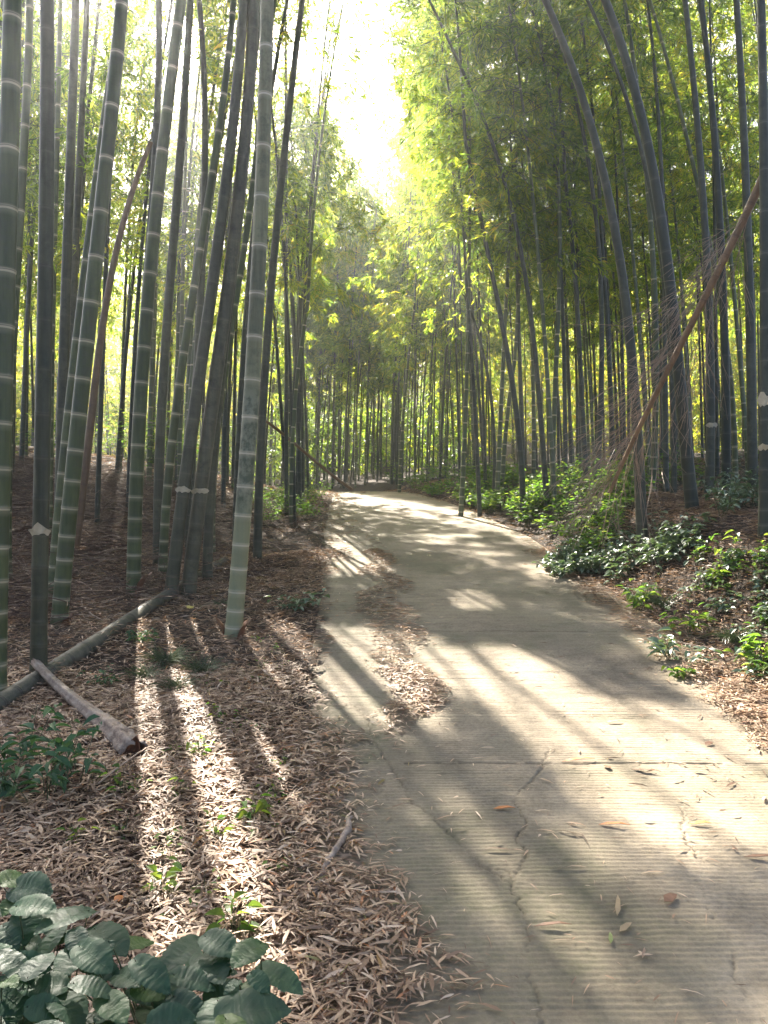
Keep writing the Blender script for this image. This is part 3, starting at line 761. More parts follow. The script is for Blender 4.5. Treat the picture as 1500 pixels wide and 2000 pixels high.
m = find('left one of the notched'); scar(m, h_at(m, 958), 0, hh=.05)
m = find('thicker one of the notched'); scar(m, h_at(m, 960), .1, hh=.05)
m = find('white cut mark'); scar(m, h_at(m, 832), 0, hh=.06)
m = find('thick scarred'); scar(m, h_at(m, 785), -.3, hh=.10); scar(m, h_at(m, 875), -.1, hh=.05)

def sheath(m, n=3, hh=.25, side=-1):
    """dry brown sheaths curling off the foot of a bamboo"""
    e, C, r = m
    c = C(np.array([0.02]))[0]
    for i in range(n):
        a0 = math.pi / 2 + side * (math.pi / 2 + .5) + i * 1.15
        k = 9; t = np.linspace(0, 1, k); G = Geo()
        hgt = hh * random.uniform(.6, 1.0); w = random.uniform(.5, .8)
        rows = []
        for tt in t:
            rad = r * 1.15 + .16 * hgt * tt ** 2 * random.uniform(.8, 1.3) * 2.2; half = w * (1 - tt) ** .7 + .02
            aa = a0 + np.linspace(-half, half, 6)
            rows.append(np.stack([c[0] + np.cos(aa) * rad, c[1] + np.sin(aa) * rad, c[2] - .03 + hgt * (tt - .12 * tt ** 3) + 0 * aa], -1))
        V = np.array(rows); q = quads_grid(k, 6)
        o = mesh('sheath', V.reshape(-1, 3), q, np.arange(len(q)) * 4, M_SHEATH, e, smooth=True)
        md = o.modifiers.new('solid', 'SOLIDIFY'); md.thickness = .003
sheath(find('pale bamboo with white rings'), 4, .20)
sheath(find('brown sheath at its foot'), 3, .30)
sheath(find('front one of the leaning pair'), 2, .16)
sheath(find('torn white scar'), 2, .12)

# ------------------------------------------------------------------ dead and fallen bamboo
def poly_curve(P):
    P = np.asarray(P, float); seg = np.linalg.norm(np.diff(P, axis=0), axis=1); cs = np.concatenate([[0], np.cumsum(seg)]); H = cs[-1]
    deg = min(3, len(P) - 1); cf = [np.polyfit(cs, P[:, j], deg) for j in range(3)]
    return (lambda s: np.stack([np.polyval(c, np.asarray(s, float)) for c in cf], -1)), H
def pole(name, P, r, mat, label, cat, ringk=1.0, tip=.5, cap=.3, group=None, sides=16):
    C, H = poly_curve(P)
    e = empty(name, P[0], label, cat, group)
    V, I, S, ring, nodes = culm_geo(C, r, H, sides, ringk, True, tip, .1, cap)
    # closed ends
    n = len(V) // sides
    G = Geo(); G.add(V, I, S, ring)
    for row in (0, n - 1):
        G.add(V[row * sides:(row + 1) * sides], np.arange(sides) if row else np.arange(sides)[::-1], [0])
    G.build('culm', mat, e, 'ring', smooth=True)
    return e, C, H, nodes

# dry tan bamboo leaning through the left stand
pts = [(151, 1040), (162, 949), (175, 842), (194, 693), (205, 620), (215, 540), (228, 468), (256, 397), (294, 277)]
pole('dry_bamboo', [ray(a, b, 8.2) for a, b in pts], 16 / F * 8.2 / 2, M_DRY, 'dry tan dead bamboo with a kink leaning right behind the leaning pair', 'bamboo', .9, .55, .3)
# slanting pole beyond the hero bamboo
e, C, H, nd = pole('fallen_bamboo_pole', [ray(676, 948, 15.5), ray(620, 905, 15), ray(579, 869, 14.5), ray(545, 842, 14), ray(505, 812, 13.6)], .032, M_DRY, 'thin brown dead pole slanting down to the left edge of the far path', 'pole', .6, .8, .4)

# orange dead bamboo leaning on the right, with its brush of dry twigs
DL = [(1190, 962, 7.3), (1201, 940, 7.25), (1244, 850, 7.1), (1270, 782, 7.0), (1304, 727, 6.9), (1340, 656, 6.8), (1372, 592, 6.7), (1408, 520, 6.6), (1436, 456, 6.5), (1480, 372, 6.4)]
P = [ray(a, b, d) for a, b, d in DL]
e, C, H, nodes = pole('dead_bamboo', P[::-1], .034, M_ORANGE, 'dead orange bamboo leaning down leftwards with a brush of dry twigs', 'bamboo', .9, .5, .28)
PL = []
for s in np.linspace(H * .04, H * .98, 34):
    p = C(np.array([s]))[0]
    T = norm(C(np.array([s + .05])) - C(np.array([s - .05])))[0]
    f = s / H
    for k in range(3):
        L = random.uniform(.45, 1.15) * (.75 + .35 * math.sin(f * 3))
        up = random.choice([-1, 1, 1])
        d = T + np.array([-.45 * up, random.gauss(0, .45), .40 * up]) * random.uniform(.35, 1.25); d /= np.linalg.norm(d)
        t = np.linspace(0, 1, 6)[:, None]
        bend = np.array([random.uniform(-.1, .1), random.uniform(-.1, .1), -random.uniform(.02, .30)])
        PL.append(p + d * L * t + bend * L * t ** 2)
        for q_ in range(4):
            t0 = random.uniform(.25, .85); b0 = p + d * L * t0 + bend * L * t0 ** 2
            d2 = d + np.array([random.gauss(0, .35), random.gauss(0, .35), random.gauss(0, .35)]); d2 /= np.linalg.norm(d2)
            PL.append(b0 + d2 * L * random.uniform(.25, .5) * t + bend * L * .3 * t ** 2)
PL = np.array(PL); G = Geo(); v, i, s = tubes(PL, np.linspace(.0032, .0012, 6)[None], 3); G.add(v, i, s)
G.build('twigs', M_TWIG, e)

# the grey fallen log across the left bank
lp = [(-60, 1418), (0, 1388), (75, 1335), (150, 1285), (230, 1235), (300, 1190), (370, 1140), (440, 1100)]
P = []
for a, b in lp:
    p = hit(a, b); p[2] = ground(p[0], p[1]) + .025 + random.uniform(-.008, .008); P.append(p)
P = np.array(P)
e, C, H, nd = pole('fallen_log', P, .060, M_LOG, 'weathered grey fallen log lying across the leaves on the left bank', 'log', .8, .75, .34, sides=24)
LOGC = (C, H)
# broken stump piece with a flared foot
def broken_root():
    pts = [(72, 1330, .026, .10), (100, 1352, .026, .09), (140, 1388, .029, .06), (180, 1412, .034, .05), (215, 1442, .042, .05), (240, 1468, .052, .06), (258, 1486, .058, .05)]
    W = []
    for a, b, r, l in pts:
        p = hit(a, b); p[2] = ground(p[0], p[1]) + l; W.append(p)
    e = empty('broken_bamboo_stump', W[0], 'pale brown broken bamboo foot with a flared torn end lying below the grey log', 'stump')
    W = np.array(W); C, H = poly_curve(W); n = 60; sides = 22; s = np.linspace(0, H, n)
    rad = np.interp(s / H, np.linspace(0, 1, len(pts)), [p[2] for p in pts])
    T = norm(C(s + .01) - C(s - .01)); A = norm(np.cross(T, [0, 0, 1.] + 0 * T)); B = np.cross(T, A)
    an = np.arange(sides) * 2 * math.pi / sides
    rr = rad[:, None] * (1 + .10 * np.sin(an * 5 + 1)[None] + .08 * rng.normal(0, 1, sides)[None] + .03 * rng.normal(0, 1, (n, sides)))
    rr *= 1 + .12 * np.exp(-((s[:, None] % (.075)) - .02) ** 2 / .00008)
    V = C(s)[:, None] + rr[..., None] * (np.cos(an)[None, :, None] * A[:, None] + np.sin(an)[None, :, None] * B[:, None])
    V[0] += T[0] * (-.03 - .04 * rng.random((sides, 1))); V[-1] += T[-1] * (.10 * rng.random((sides, 1)) ** 1.5); V[-1, :, 2] -= .01
    q = quads_grid(n, sides, True)
    o = mesh('shaft', V.reshape(-1, 3), q, np.arange(len(q)) * 4, M_WOOD, e, smooth=True)
    md = o.modifiers.new('solid', 'SOLIDIFY'); md.thickness = .006
    # torn dark brown sheath sticking up at the end
    c = C(np.array([H]))[0]
    rows = []
    for t in np.linspace(0, 1, 8):
        h = .04 * (1 - t) ** .6
        rows.append([c + np.array([u * h * 1.2 + .03 * t, -.03 + .02 * math.cos(u * 2), -.05 + .12 * t]) for u in np.linspace(-1, 1, 6)])
    q = quads_grid(8, 6); o = mesh('torn_sheath', np.array(rows).reshape(-1, 3), q, np.arange(len(q)) * 4, M_SHEATH, e, smooth=True)
    md = o.modifiers.new('solid', 'SOLIDIFY'); md.thickness = .004
broken_root()

def stick(pts, r, mat, label, lift=.02, name='stick'):
    P = []
    for a, b in pts:
        p = hit(a, b); p[2] = ground(p[0], p[1]) + lift; P.append(p)
    P = np.array(P); C, H = poly_curve(P); s = np.linspace(0, H, 24); c = C(s)
    c += rng.normal(0, r * .25, c.shape)
    v, i, st = tubes(c[None], (r * np.interp(s / H, [0, .1, .9, 1], [.5, 1, .8, .3]) * (1 + .1 * rng.normal(0, 1, 24)))[None], 8)
    o = mesh(name, v, i, st, mat, smooth=True); return tag(o, label, 'stick')
stick([(684, 1610), (665, 1660), (640, 1705), (612, 1770)], .013, M_WOOD, 'brown stick lying in the leaves beside the concrete', .03)
stick([(1262, 1248), (1320, 1262), (1410, 1278)], .008, M_WOOD, 'reddish thin stick on the sunlit leaves under the right bank', .03)
stick([(1300, 1240), (1250, 1232), (1236, 1220)], .006, M_TWIG, 'short bent twig above the reddish stick on the right', .03)
stick([(0, 1062), (50, 1046), (110, 1018), (128, 1005)], .03, M_BRUSH, 'dark rotten pole on the brown brush behind the smooth grey bamboo', .10)
stick([(160, 1180), (172, 1205), (200, 1222)], .009, M_TWIG, 'pale curved twig on the ground between the fallen log and the ringed bamboos', .04)
stick([(190, 1560), (240, 1520), (300, 1480)], .004, M_TWIG, 'thin straw coloured stalk right below the torn stump', .06)

# ------------------------------------------------------------------ leaf litter
def litter():
    G = Geo()
    def sparse(x, y): return dens(x, y)
    def put(x, y, near, n2=None):
        n = len(x)
        pile = .035 * rng.random(n) ** 1.3 + .012; one = rng.random(n)
        on = (x > xl(y)) & (x < xr(y))
        dens_ = np.where(on, .35, 1.0)
        pile = np.where(on, pile * np.clip(sparse(x, y) * 1.6 - .2, .0, 1) + .0045, pile)
        z = np.where(on, base(y), ground(x, y)) + pile
        az = rng.uniform(0, 2 * math.pi, n)
        D = np.stack([np.cos(az), np.sin(az), rng.normal(0, .16, n) * np.where(pile < .01, .15, dens_)], -1)
        N = np.stack([rng.normal(0, .3, n), rng.normal(0, .3, n), np.ones(n)], -1)
        sc = np.interp(y, [0, 5, 12, 25], [1, 1.0, 1.35, 2.2])
        L = (.028 + .085 * rng.beta(1.5, 2.3, n)) * sc; W = L * rng.uniform(.08, .155, n)
        lone = on & (pile < .008); L = np.where(lone, L * rng.uniform(.35, 1.15, n), L); W = np.where(lone, W * rng.uniform(.35, 1.0, n), W)
        T = T_SIX if near else T_RHOMB
        v, i, s, k = leaves(T, np.stack([x, y, z], -1) - D * (L / 2)[:, None], D, N, L, W)
        # curl
        G.add(v, i, s, np.repeat(np.clip(rng.beta(2.2, 2, n) + .35 * (fbm(x, y, 1.3, 55) - .5), 0, .999), k))
    def area(n, x0, x1, y0, y1, keepf, near):
        x = rng.uniform(x0, x1, n); y = rng.uniform(y0, y1, n)
        k = rng.random(n) < keepf(x, y); put(x[k], y[k], near)
    def dens(x, y):
        l = xl(y); r = xr(y)
        # margin of litter creeping over the concrete
        cov = l + np.interp(y, [1.5, 2.2, 3.3, 3.9, 4.6, 7, 9.5, 12, 20], [.62, .46, .33, .10, .0, .04, .22, .42, .35]) + .14 * (fbm(x, y, 3, 60) - .5)
        left = sstep((cov + .22 + .5 * (fbm(x, y, 2.4, 65) - .5) - x) / .42)
        rightc = r - np.interp(y, [2, 4, 6, 9, 13, 20], [.28, .34, .36, .28, .25, .2]) + .25 * (fbm(x, y, 2.5, 61) - .5)
        right = sstep((x - rightc + .1) / .25)
        a = np.interp(y, [3.6, 4.2, 5, 7, 10, 14], [.12, -.12, -.17, -.2, -.35, -.8]); b = np.interp(y, [3.6, 4.2, 5, 7, 10, 14], [.2, .34, .36, .28, .02, -.5])
        wob = .6 * (fbm(x, y, 1.6, 66) - .5)
        mid = sstep((x + wob - a + .05) / .22) * sstep((b + .08 - x - wob) / .26) * np.interp(y, [2.6, 3.6, 4.3, 5.2, 12, 15], [0, .10, .7, 1, .95, .4]) * np.clip(fbm(x, y, 3.5, 62) * 2.4 - .15, .2, 1)
        crackl = .05
        on = (x > l) & (x < r)
        d = np.maximum(np.maximum(left, right), mid)
        d = np.where(on, np.maximum(d * np.clip(fbm(x, y, 6, 63) * 2.2 - .15, .3, 1), .0075 * np.clip(fbm(x, y, 1.5, 64) * 2, .2, 2) ** 2), d)
        return d
    area(230000, -3.2, 3.6, 1.3, 5.0, dens, True)
    area(130000, -6, 5.5, 5.0, 10.0, dens, False)
    area(60000, -9, 8, 10.0, 24.0, dens, False)
    lg = LOGC; n = 900; ss = rng.uniform(0, lg[1], n); c = lg[0](ss); T = norm(lg[0](ss + .02) - lg[0](ss - .02)); A = np.stack([-T[:, 1], T[:, 0], 0 * ss], -1)
    th = rng.normal(0, 1.1, n); rr_ = .063 - .012 * ss / lg[1]
    P_ = c + A * (np.sin(th) * rr_)[:, None] + np.array([0, 0, 1.]) * (np.abs(np.cos(th)) * rr_ + .003)[:, None]
    az = rng.uniform(0, 6.28, n); D_ = np.stack([np.cos(az), np.sin(az), -np.abs(rng.normal(0, .25, n))], -1)
    kk = rng.random(n) < np.clip(fbm(c[:, 0], c[:, 1], 2.5, 70) * 3 - 1.1, .04, 1)
    v, i, s, k = leaves(T_RHOMB, P_[kk], D_[kk], np.tile([0, 0, 1.], (kk.sum(), 1)) + rng.normal(0, .3, (kk.sum(), 3)), rng.uniform(.04, .1, kk.sum()), .009)
    G.add(v, i, s, np.repeat(rng.random(kk.sum()), k))
    tag(G.build('leaf_litter', M_LITTER), 'carpet of dry tan bamboo leaves covering the banks and path edges', 'leaf litter', kind='stuff')
litter()

def dead_leaf(px, py, L, W, az, col, label, tmpl=T_SIX, lift=.006):
    p = hit(px, py); p[2] = base(p[1]) + lift if xl(p[1]) < p[0] < xr(p[1]) else ground(p[0], p[1]) + .05
    m = simple('leaf_' + col[0], [(.3, tuple(c * .7 for c in col[1])), (.7, col[1])], 20, .6)
    D = np.array([[math.cos(az), math.sin(az), .08]]); N = np.array([[.25, -.1, 1.]])
    v, i, s, k = leaves(tmpl, (p - D[0] * L / 2)[None], D, N, L, W)
    o = mesh('fallen_leaf', v, i, s, m); md = o.modifiers.new('solid', 'SOLIDIFY'); md.thickness = .0012
    return tag(o, label, 'leaf', 'single leaves lying on the concrete')
OR = ('orange', (.55, .20, .06)); YE = ('yellow', (.55, .42, .10)); BR = ('brown', (.22, .11, .06)); TN = ('tan', (.42, .30, .16)); GN = ('green', (.22, .26, .08)); RD = ('red', (.6, .05, .04))
for a in [(1130, 1488, .16, .022, .1, OR, 'long orange leaf lying on the slab joint'), (1185, 1500, .05, .03, 2.2, BR, 'small brown curled leaf just below the slab joint'),
          (1262, 1508, .13, .022, -.35, BR, 'reddish brown leaf in the overexposed sun patch right of the orange one'), (1200, 1412, .10, .02, .1, YE, 'yellow leaf in the middle of the bright sun patch'),
          (985, 1582, .09, .022, 0.0, OR, 'orange leaf beside the forked crack left of centre'), (1200, 1613, .12, .02, -.15, OR, 'orange leaf below the bright sun patch'),
          (1206, 1772, .13, .018, 1.25, TN, 'upright pointing tan leaf in the lower half of the path'), (1310, 1758, .07, .035, .6, BR, 'crumpled brown leaf on the lower right of the path'),
          (1080, 1814, .12, .014, 0, BR, 'dark brown narrow leaf on the edge of the long shadow'), (1368, 1612, .09, .02, 0, YE, 'pale yellow leaf near the right crack'),
          (1385, 1455, .06, .03, .5, BR, 'small curled leaf at the right end of the sun patch'), (1192, 1838, .06, .014, 1.3, GN, 'small greenish leaf near the bottom of the path'),
          (1490, 1680, .13, .02, -.2, BR, 'brown leaf touching the right border of the photo'), (1222, 1815, .07, .02, .7, TN, 'pale split leaf piece in the lower half of the path'),
          (232, 1786, .035, .03, .8, OR, 'orange red leaf beside the large leaved shrub'), (1092, 1113, .06, .04, 0, RD, 'bright red leaf at the right margin of the path'),
          (372, 1198, .09, .07, 1.2, YE, 'yellow heart shaped leaf above the fallen log'), (465, 1715, .07, .03, .3, OR, 'orange curled leaf between the tree shadows on the left')]:
    dead_leaf(*a)

# ------------------------------------------------------------------ brown brushwood under the left stand
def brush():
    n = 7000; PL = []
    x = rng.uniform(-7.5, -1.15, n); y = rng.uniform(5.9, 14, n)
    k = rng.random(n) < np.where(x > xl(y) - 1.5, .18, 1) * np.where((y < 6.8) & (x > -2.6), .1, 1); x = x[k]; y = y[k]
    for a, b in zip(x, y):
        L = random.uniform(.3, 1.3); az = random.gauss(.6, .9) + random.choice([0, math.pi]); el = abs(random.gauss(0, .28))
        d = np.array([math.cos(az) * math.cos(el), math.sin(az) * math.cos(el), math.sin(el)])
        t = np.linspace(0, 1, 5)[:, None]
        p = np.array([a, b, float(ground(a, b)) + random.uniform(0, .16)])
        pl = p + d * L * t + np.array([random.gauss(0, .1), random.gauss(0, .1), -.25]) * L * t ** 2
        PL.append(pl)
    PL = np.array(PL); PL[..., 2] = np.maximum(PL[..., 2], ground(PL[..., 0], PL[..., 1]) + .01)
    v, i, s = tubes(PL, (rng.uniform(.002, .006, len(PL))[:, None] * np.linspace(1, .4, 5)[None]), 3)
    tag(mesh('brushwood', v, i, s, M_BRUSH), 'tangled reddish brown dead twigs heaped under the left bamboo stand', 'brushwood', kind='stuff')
brush()

# ------------------------------------------------------------------ bushes and plants
def plant(name, x, y, rad, h, nst, nleaf, L, ratio, mat, label, cat='plant', group=None, tmpl=T_BROAD, flat=.8, droop=.2, lift=0, stem_r=.003):
    z = float(ground(x, y)); e = empty(name, (x, y, z), label, cat, group)
    PL = []; LP = []; LD = []; LN = []
    for i in range(nst):
        az = random.uniform(0, 6.28); rr = rad * math.sqrt(random.random()); hh = h * random.uniform(.55, 1.0)
        t = np.linspace(0, 1, 6)[:, None]
        end = np.array([math.cos(az) * rr, math.sin(az) * rr * .8, hh])
        st = end * np.array([.45, .45, 0]) * random.random()
        pl = np.array([x, y, z]) + st + (end - st) * np.concatenate([t ** 1.2, t ** 1.2, t ** .85], 1)
        gz = ground(pl[:, 0], pl[:, 1]) - z; pl[:, 2] += gz * 1.0
        PL.append(pl)
        m = max(2, int(nleaf * random.uniform(.7, 1.3)))
        tt = np.sort(rng.uniform(.25, 1, m)); tt[-1] = 1
        for j, u in enumerate(tt):
            p = np.array([np.interp(u, t[:, 0], pl[:, c]) for c in range(3)])
            a2 = random.uniform(0, 6.28); d = np.array([math.cos(a2), math.sin(a2), random.gauss(.05, .25) - droop * .5])
            LP.append(p + d * random.uniform(.01, .03)); LD.append(d); LN.append([random.gauss(0, 1 - flat), random.gauss(0, 1 - flat), 1])
    LP = np.array(LP); n = len(LP); LL = L * rng.uniform(.55, 1.2, n)
    v, i, s = tubes(np.array(PL), np.linspace(stem_r, stem_r * .4, 6)[None], 4); mesh('stem', v, i, s, M_STEM, e)
    G = Geo(); v, i, s, k = leaves(tmpl, LP, np.array(LD), np.array(LN, float), LL, LL * ratio)
    G.add(v, i, s, np.repeat(rng.random(n), k)); G.build('leaves', mat, e, smooth=False)
    return e
def at(px, py): p = hit(px, py); return p[0], p[1]

# dense green bushes along the right margin in the distance, and their partners on the left
BG_R = 'green bushes along the right margin of the far path'
for i in range(46):
    y = 8.6 + 10.5 * random.random() ** 1.2; x = float(xr(y)) + random.uniform(.10, 1.35) * (1 if y > 10 else .8)
    plant('bush', x, y, .42, random.uniform(.3, .66), 20, 15, .065 + .002 * y, .5, M_LEAF2, ('small leaved green bush just beyond the pale leaved patch' if y < 11 else 'small leaved green bush at the foot of the arching bamboos by the path' if y < 14.5 else 'small leaved green bush where the path narrows away, on its right'), 'bush', BG_R, T_RHOMB, .6, .1)
BG_L = 'green bushes at the left margin of the far path'
for i in range(20):
    y = random.uniform(12.0, 18.5); x = float(xl(y)) - random.uniform(.25, 1.5)
    plant('bush', x, y, .42, random.uniform(.28, .5), 15, 13, .075, .45, M_LEAF2, 'small leaved green bush at the left margin of the far path', 'bush', BG_L, T_RHOMB, .6, .1)
for i in range(14):
    y = random.uniform(20.5, 27); x = random.uniform(-3.2, 3.0)
    if xl(y) - .2 < x < xr(y) + .2: continue
    plant('bush', x, y, .6, random.uniform(.4, .9), 14, 12, .12, .4, M_LEAF2, 'low green bush under the dense stand where the path disappears', 'bush', 'low bushes under the dense stand', T_RHOMB, .6, .1)
for i in range(16):
    y = random.uniform(10.5, 18); px = random.uniform(1080, 1500); x = (px - 750) / F * y
    plant('bush', x, y, .5, random.uniform(.3, .8), 12, 11, .085, .4, M_LEAF2, 'leafy undergrowth bush between the bamboos of the right bank', 'bush', 'undergrowth between the right bank bamboos', T_RHOMB, .6, .1)
for i in range(16):
    y = random.uniform(12, 22); px = random.uniform(-30, 480); x = (px - 750) / F * y
    plant('bush', x, y, .7, random.uniform(.6, 2.2), 14, 16, .12, .3, M_LEAF2, 'tall loose green undergrowth behind the left bamboo stand', 'bush', 'undergrowth behind the left stand', T_RHOMB, .5, .2)
# yellow sunlit leaves
x, y = at(1105, 940); plant('plant', x, y, .28, .28, 9, 5, .12, .75, M_BRIGHT, 'yellow glowing broad leaved plant between two groups of bamboo', 'plant', None, T_BROAD, .5)
# pale broad leaved patch on the right bank
for i in range(30):
    px = random.uniform(1070, 1340); py = np.interp(px, [1070, 1200, 1340], [1095, 1100, 1050]) + random.uniform(-18, 42)
    x, y = at(px, py)
    plant('broadleaf_plant', x, y, .20, random.uniform(.16, .30), 9, 6, .085, .62, M_PALE, 'pale glossy broad leaved plant in the low patch at the right path edge', 'plant', 'pale broad leaved plants of the right patch', T_BROAD, .86, .3)
for i in range(28):
    px = random.uniform(1330, 1530); py = random.uniform(1060, 1330); x, y = at(px, py)
    plant('broadleaf_plant', x, y, .15, random.uniform(.08, .2), 6, 5, .065, .6, M_PALE if i % 3 else M_LEAF2, 'low leafy plant on the slope at the right border of the photo', 'plant', 'low plants on the slope at the right border', T_BROAD, .8, .3)
for i in range(14):
    px = random.uniform(1380, 1560); py = random.uniform(925, 1010); x, y = at(px, py)
    plant('broadleaf_plant', x, y, .26, random.uniform(.2, .4), 8, 6, .08, .55, M_PALE, 'pale weed under the thick bamboos high on the right bank', 'plant', 'pale weeds high on the right bank', T_BROAD, .8, .3)
for px, py, hh, mt, lab in [(1255, 1195, .26, M_BRIGHT, 'bright green leafy plant alone above the right leaf litter'), (1345, 1245, .24, M_BRIGHT, 'bright green plant at the foot of the slope by the sunlit leaves'),
                            (1410, 1130, .26, M_BRIGHT, 'light green backlit plant in the middle of the right slope'), (1470, 1310, .22, M_BRIGHT, 'green upright leaf plant beside the sunlit leaves at the right border'),
                            (1150, 1040, .25, M_BRIGHT, 'fresh green plant above the pale broad leaved patch'), (1310, 1290, .2, M_PALE, 'pale plant above the reddish stick'),
                            (1250, 1180, .22, M_PALE, 'silvery plant behind the bright green one'), (1180, 1120, .22, M_PALE, 'greyish green plant nearest the concrete in the pale patch')]:
    x, y = at(px, py); plant('small_plant', x, y, .16, hh, 7, 6, .10, .42, mt, lab, 'plant', None, T_BROAD, .7, .3)
# plants by the hero bamboo
for px, py, lab in [(565, 1200, 'pale leaved plant on the left edge of the concrete'), (600, 1190, 'small pale plant reaching over the concrete beside the other')]:
    x, y = at(px, py); plant('small_plant', x, y, .16, .16, 7, 5, .085, .6, M_PALE, lab, 'plant', None, T_BROAD, .9, .2)
for px, py, s_, mt, lab in [(392, 1490, 1, M_BRIGHT, 'bright green seedling in the sunlit strip of leaves'), (345, 1560, .9, M_BRIGHT, 'yellow green seedling in the brightest sun spot'), (487, 1612, 1.1, M_LEAF2, 'green seedling at the edge of the long tree shadow'),
                            (425, 1650, .8, M_BRIGHT, 'tiny seedling below the tree shadow edge seedling'), (310, 1765, 1.0, M_BRIGHT, 'slim seedling above the large leaved shrub'), (462, 1835, 1.1, M_BRIGHT, 'light green plantlet right behind the large leaved shrub'),
                            (150, 1655, .8, M_LEAF2, 'little yellowish weed in the shaded leaves on the left'), (418, 1408, .8, M_LEAF2, 'green sprout below the grass tuft'), (235, 1560, .9, M_LEAF2, 'green weed beside the thin straw stalk')]:
    x, y = at(px, py); plant('seedling', x, y, .06 * s_, .13 * s_, 4, 4, .05 * s_, .5, mt, lab, 'seedling', None, T_BROAD, .6, .2, stem_r=.0018)
for i in range(26):
    px = random.uniform(230, 560); py = random.uniform(1240, 1820); x, y = at(px, py)
    plant('weed', x, y, .07, random.uniform(.05, .10), 5, 4, .03, .5, M_LEAF2, 'tiny green weed poking out of the dry leaves on the left', 'weed', 'tiny weeds in the left leaf litter', T_RHOMB, .6, .2, stem_r=.0015)
# dark shrub at the left border below the log
for px, py, lab in [(20, 1560, 'dark narrow leaved shrub at the left border below the log'), (95, 1570, 'dark narrow leaved shrub beneath the broken stump'), (150, 1530, 'dark narrow leaved shrub touching the broken stump'), (45, 1500, 'dark narrow leaved shrub just below the near end of the fallen log')]:
    x, y = at(px, py); plant('shrub', x, y, .22, .28, 6, 7, .085, .36, M_BROAD, lab, 'shrub', None, T_BROAD, .7, .5, stem_r=.0025)
for px, py, lab in [(275, 1258, 'little dark plant growing over the middle of the fallen log'), (200, 1345, 'low dark plant between the log and the stump')]:
    x, y = at(px, py); plant('shrub', x, y, .14, .14, 8, 6, .05, .4, M_BROAD, lab, 'shrub', None, T_BROAD, .7, .4, stem_r=.0025)

# grass tufts
def grass(px, py, n, L, label):
    x, y = at(px, py); z = float(ground(x, y)); G = Geo()
    az = rng.uniform(0, 6.28, n); t = np.linspace(0, 1, 7)
    Ls = L * rng.uniform(.6, 1.2, n)[:, None]; sp = rng.uniform(.35, 1.0, n)[:, None]
    h = Ls * (1.15 * t - 1.0 * sp * t ** 2) * .7; o = Ls * t * sp
    bx = x + rng.normal(0, .03, n)[:, None]; by = y + rng.normal(0, .03, n)[:, None]
    PL = np.stack([bx + np.cos(az)[:, None] * o, by + np.sin(az)[:, None] * o, z + .01 + np.maximum(h, 0.0)], -1)
    v, i, s = tubes(PL, np.array([.0016, .0016, .0015, .0013, .0011, .0008, .0003])[None] * 1.2, 3)
    G.add(v, i, s, np.repeat(rng.random(n), 21)); return tag(G.build('grass_tuft', M_GRASS), label, 'grass')
for a in [(325, 1300, 170, .24, 'silvery arching grass tuft in front of the fallen log'), (395, 1320, 150, .22, 'dark green grass tuft between the log and the pale bamboo'), (285, 1330, 120, .2, 'wispy pale grass tuft left of the silvery one'),
          (345, 1350, 110, .18, 'low grey grass tuft below the silvery one'), (440, 1190, 100, .2, 'small grass tuft touching the left foot of the pale bamboo'), (1300, 1190, 140, .25, 'dry grass tuft on the right slope beside the bright green plant'),
          (1330, 1080, 160, .3, 'arching grass tuft behind the pale broad leaved patch'), (1440, 1260, 140, .25, 'grass tuft among the low plants at the right border'), (1450, 975, 170, .32, 'spiky grass clump at the foot of the thick right bamboos')]:
    grass(*a)

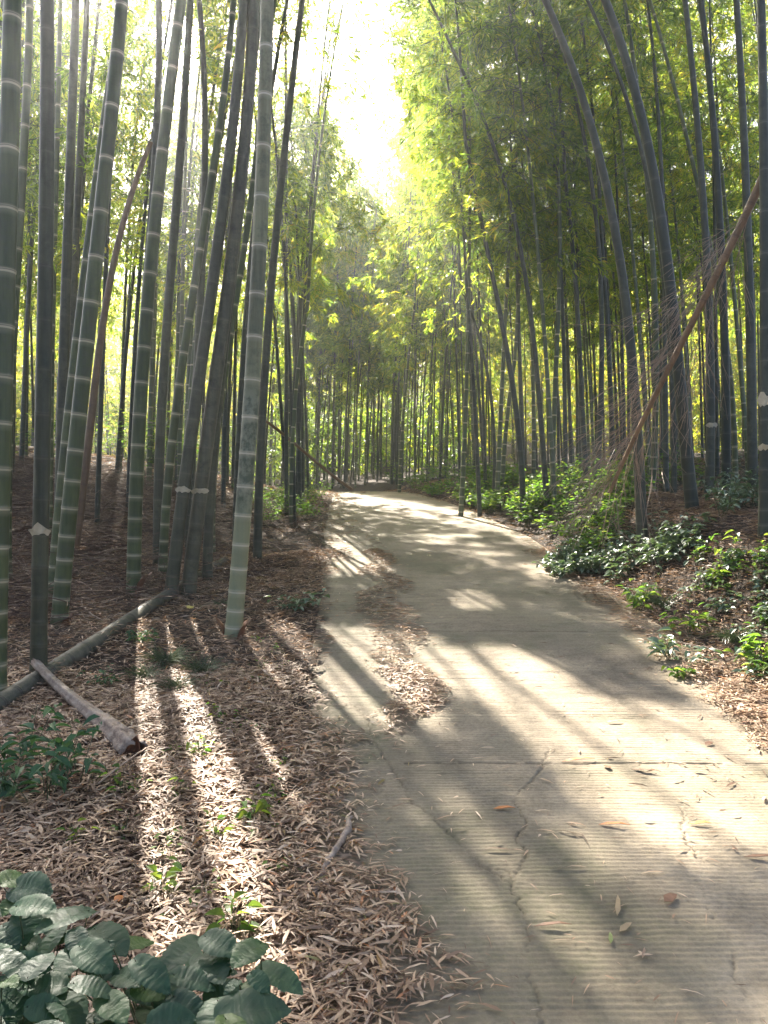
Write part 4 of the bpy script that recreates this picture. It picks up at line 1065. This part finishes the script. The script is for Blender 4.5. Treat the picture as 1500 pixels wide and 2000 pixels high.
# large leaved shrub in the lower left corner
def big_shrub():
    L = [(30, 1715, 90), (62, 1735, 125), (70, 1770, 120), (50, 1805, 95), (122, 1795, 115), (45, 1840, 90), (98, 1842, 90), (20, 1830, 80), (78, 1880, 110), (30, 1890, 110), (80, 1925, 105), (140, 1875, 100),
         (18, 1950, 110), (68, 1992, 90), (132, 1965, 120), (185, 1930, 120), (215, 1835, 110), (272, 1840, 120), (185, 1870, 110), (150, 1840, 90), (222, 1968, 110), (250, 1910, 110), (298, 1905, 120), (350, 1865, 110),
         (432, 1845, 95), (482, 1862, 95), (415, 1885, 110), (380, 1915, 110), (335, 1945, 125), (370, 1975, 110), (450, 1940, 100), (502, 1972, 140), (552, 1912, 120), (495, 1932, 70), (300, 1985, 110), (415, 1990, 110),
         (15, 2010, 120), (180, 2010, 120), (250, 2020, 120), (345, 2030, 120), (460, 2030, 120), (560, 2020, 110), (110, 2040, 120), (120, 1900, 90), (280, 1945, 90), (205, 1895, 80), (10, 1780, 90), (5, 1870, 90), (440, 1900, 70), (320, 1880, 70)]
    roots = [(60, 1990, 'large leaved green shrub filling the lower left corner'), (300, 2080, 'large leaved green shrub beside the corner one, in the bottom middle left'), (500, 2080, 'large leaved green shrub nearest the path at the bottom border')]
    grp = {0: [], 1: [], 2: []}
    L = L + [(a + random.uniform(-45, 40), b + random.uniform(5, 60), c * random.uniform(.5, .85)) for a, b, c in L if b < 2000][::2]
    for a in L: grp[0 if a[0] < 165 else (1 if a[0] < 370 else 2)].append(a)
    for g, items in grp.items():
        rx, ry, lab = roots[g]
        d0 = 1.72; bx = (rx - 750) / F * d0; root = np.array([bx, d0, float(ground(bx, d0))])
        e = empty('large_leaved_shrub', root, lab, 'shrub', 'large leaved shrubs in the lower left corner')
        PL = []; P = []; D = []; N = []; LL = []
        for px, py, sz in items:
            d = np.interp(py, [1700, 2050], [1.95, 1.45]) + random.uniform(-.10, .10)
            p = ray(px, py, d); ln = sz / F * d * random.uniform(.68, 1.0)
            az = random.uniform(0, 6.28) if random.random() < .3 else random.gauss(-.5, .9)
            dd = np.array([math.cos(az), math.sin(az), random.gauss(-.12, .15)]); dd /= np.linalg.norm(dd)
            b = p - dd * ln * .5
            P.append(b); D.append(dd); N.append([random.gauss(0, .22), random.gauss(-.30, .2), 1]); LL.append(ln)
            top = np.array([b[0] * .75 + root[0] * .25, b[1] + random.uniform(-.02, .05), b[2] - .05])
            t = np.linspace(0, 1, 7)[:, None]
            base_p = root + np.array([random.gauss(0, .05), random.gauss(0, .05), 0])
            PL.append((1 - t) ** 2 * base_p + 2 * t * (1 - t) * (top + np.array([0, 0, .02])) + t ** 2 * b)
        P = np.array(P); n = len(P)
        v, i, s = tubes(np.array(PL), np.linspace(.0028, .0012, 7)[None], 5); mesh('stem', v, i, s, M_STEM, e, smooth=True)
        G = Geo(); v, i, s, k = leaves(T_SERR, P, np.array(D), np.array(N, float), np.array(LL), np.array(LL) * rng.uniform(.56, .74, n))
        # gentle waves in each blade
        v = v + rng.normal(0, .0008, v.shape)
        mesh('leaves', v, i, s, M_VEIN, e, {'rnd': np.repeat(rng.random(n), k), 'lu': np.tile(T_SERR[0][:, 0], n), 'lv': np.tile(T_SERR[0][:, 1], n)}, smooth=True)
big_shrub()

# ------------------------------------------------------------------ air
def haze():
    me = bpy.data.meshes.new('haze')
    x0, x1, y0, y1, z0, z1 = -60, 60, -9, 90, -5.5, 34
    V = [(x, y, z) for x in (x0, x1) for y in (y0, y1) for z in (z0, z1)]
    Fc = [(0, 1, 3, 2), (4, 6, 7, 5), (0, 4, 5, 1), (2, 3, 7, 6), (0, 2, 6, 4), (1, 5, 7, 3)]
    me.from_pydata(V, [], Fc); me.update()
    m = bpy.data.materials.new('haze_air'); m.use_nodes = True; t = m.node_tree; t.nodes.clear()
    out = t.nodes.new('ShaderNodeOutputMaterial'); v = t.nodes.new('ShaderNodeVolumePrincipled')
    v.inputs['Color'].default_value = (.93, .96, 1, 1); v.inputs['Density'].default_value = HAZE; v.inputs['Anisotropy'].default_value = .8
    t.links.new(v.outputs[0], out.inputs['Volume']); me.materials.append(m)
    o = bpy.data.objects.new('haze', me); COL.objects.link(o)
    tag(o, 'thin forest haze thickened to stand in for glare towards the sun', 'haze', kind='stuff')
HAZE = .0026  # raised for glow; stands in for lens glare besides real haze
haze()
print('bamboos', NB[1], 'leaves', NB[0])
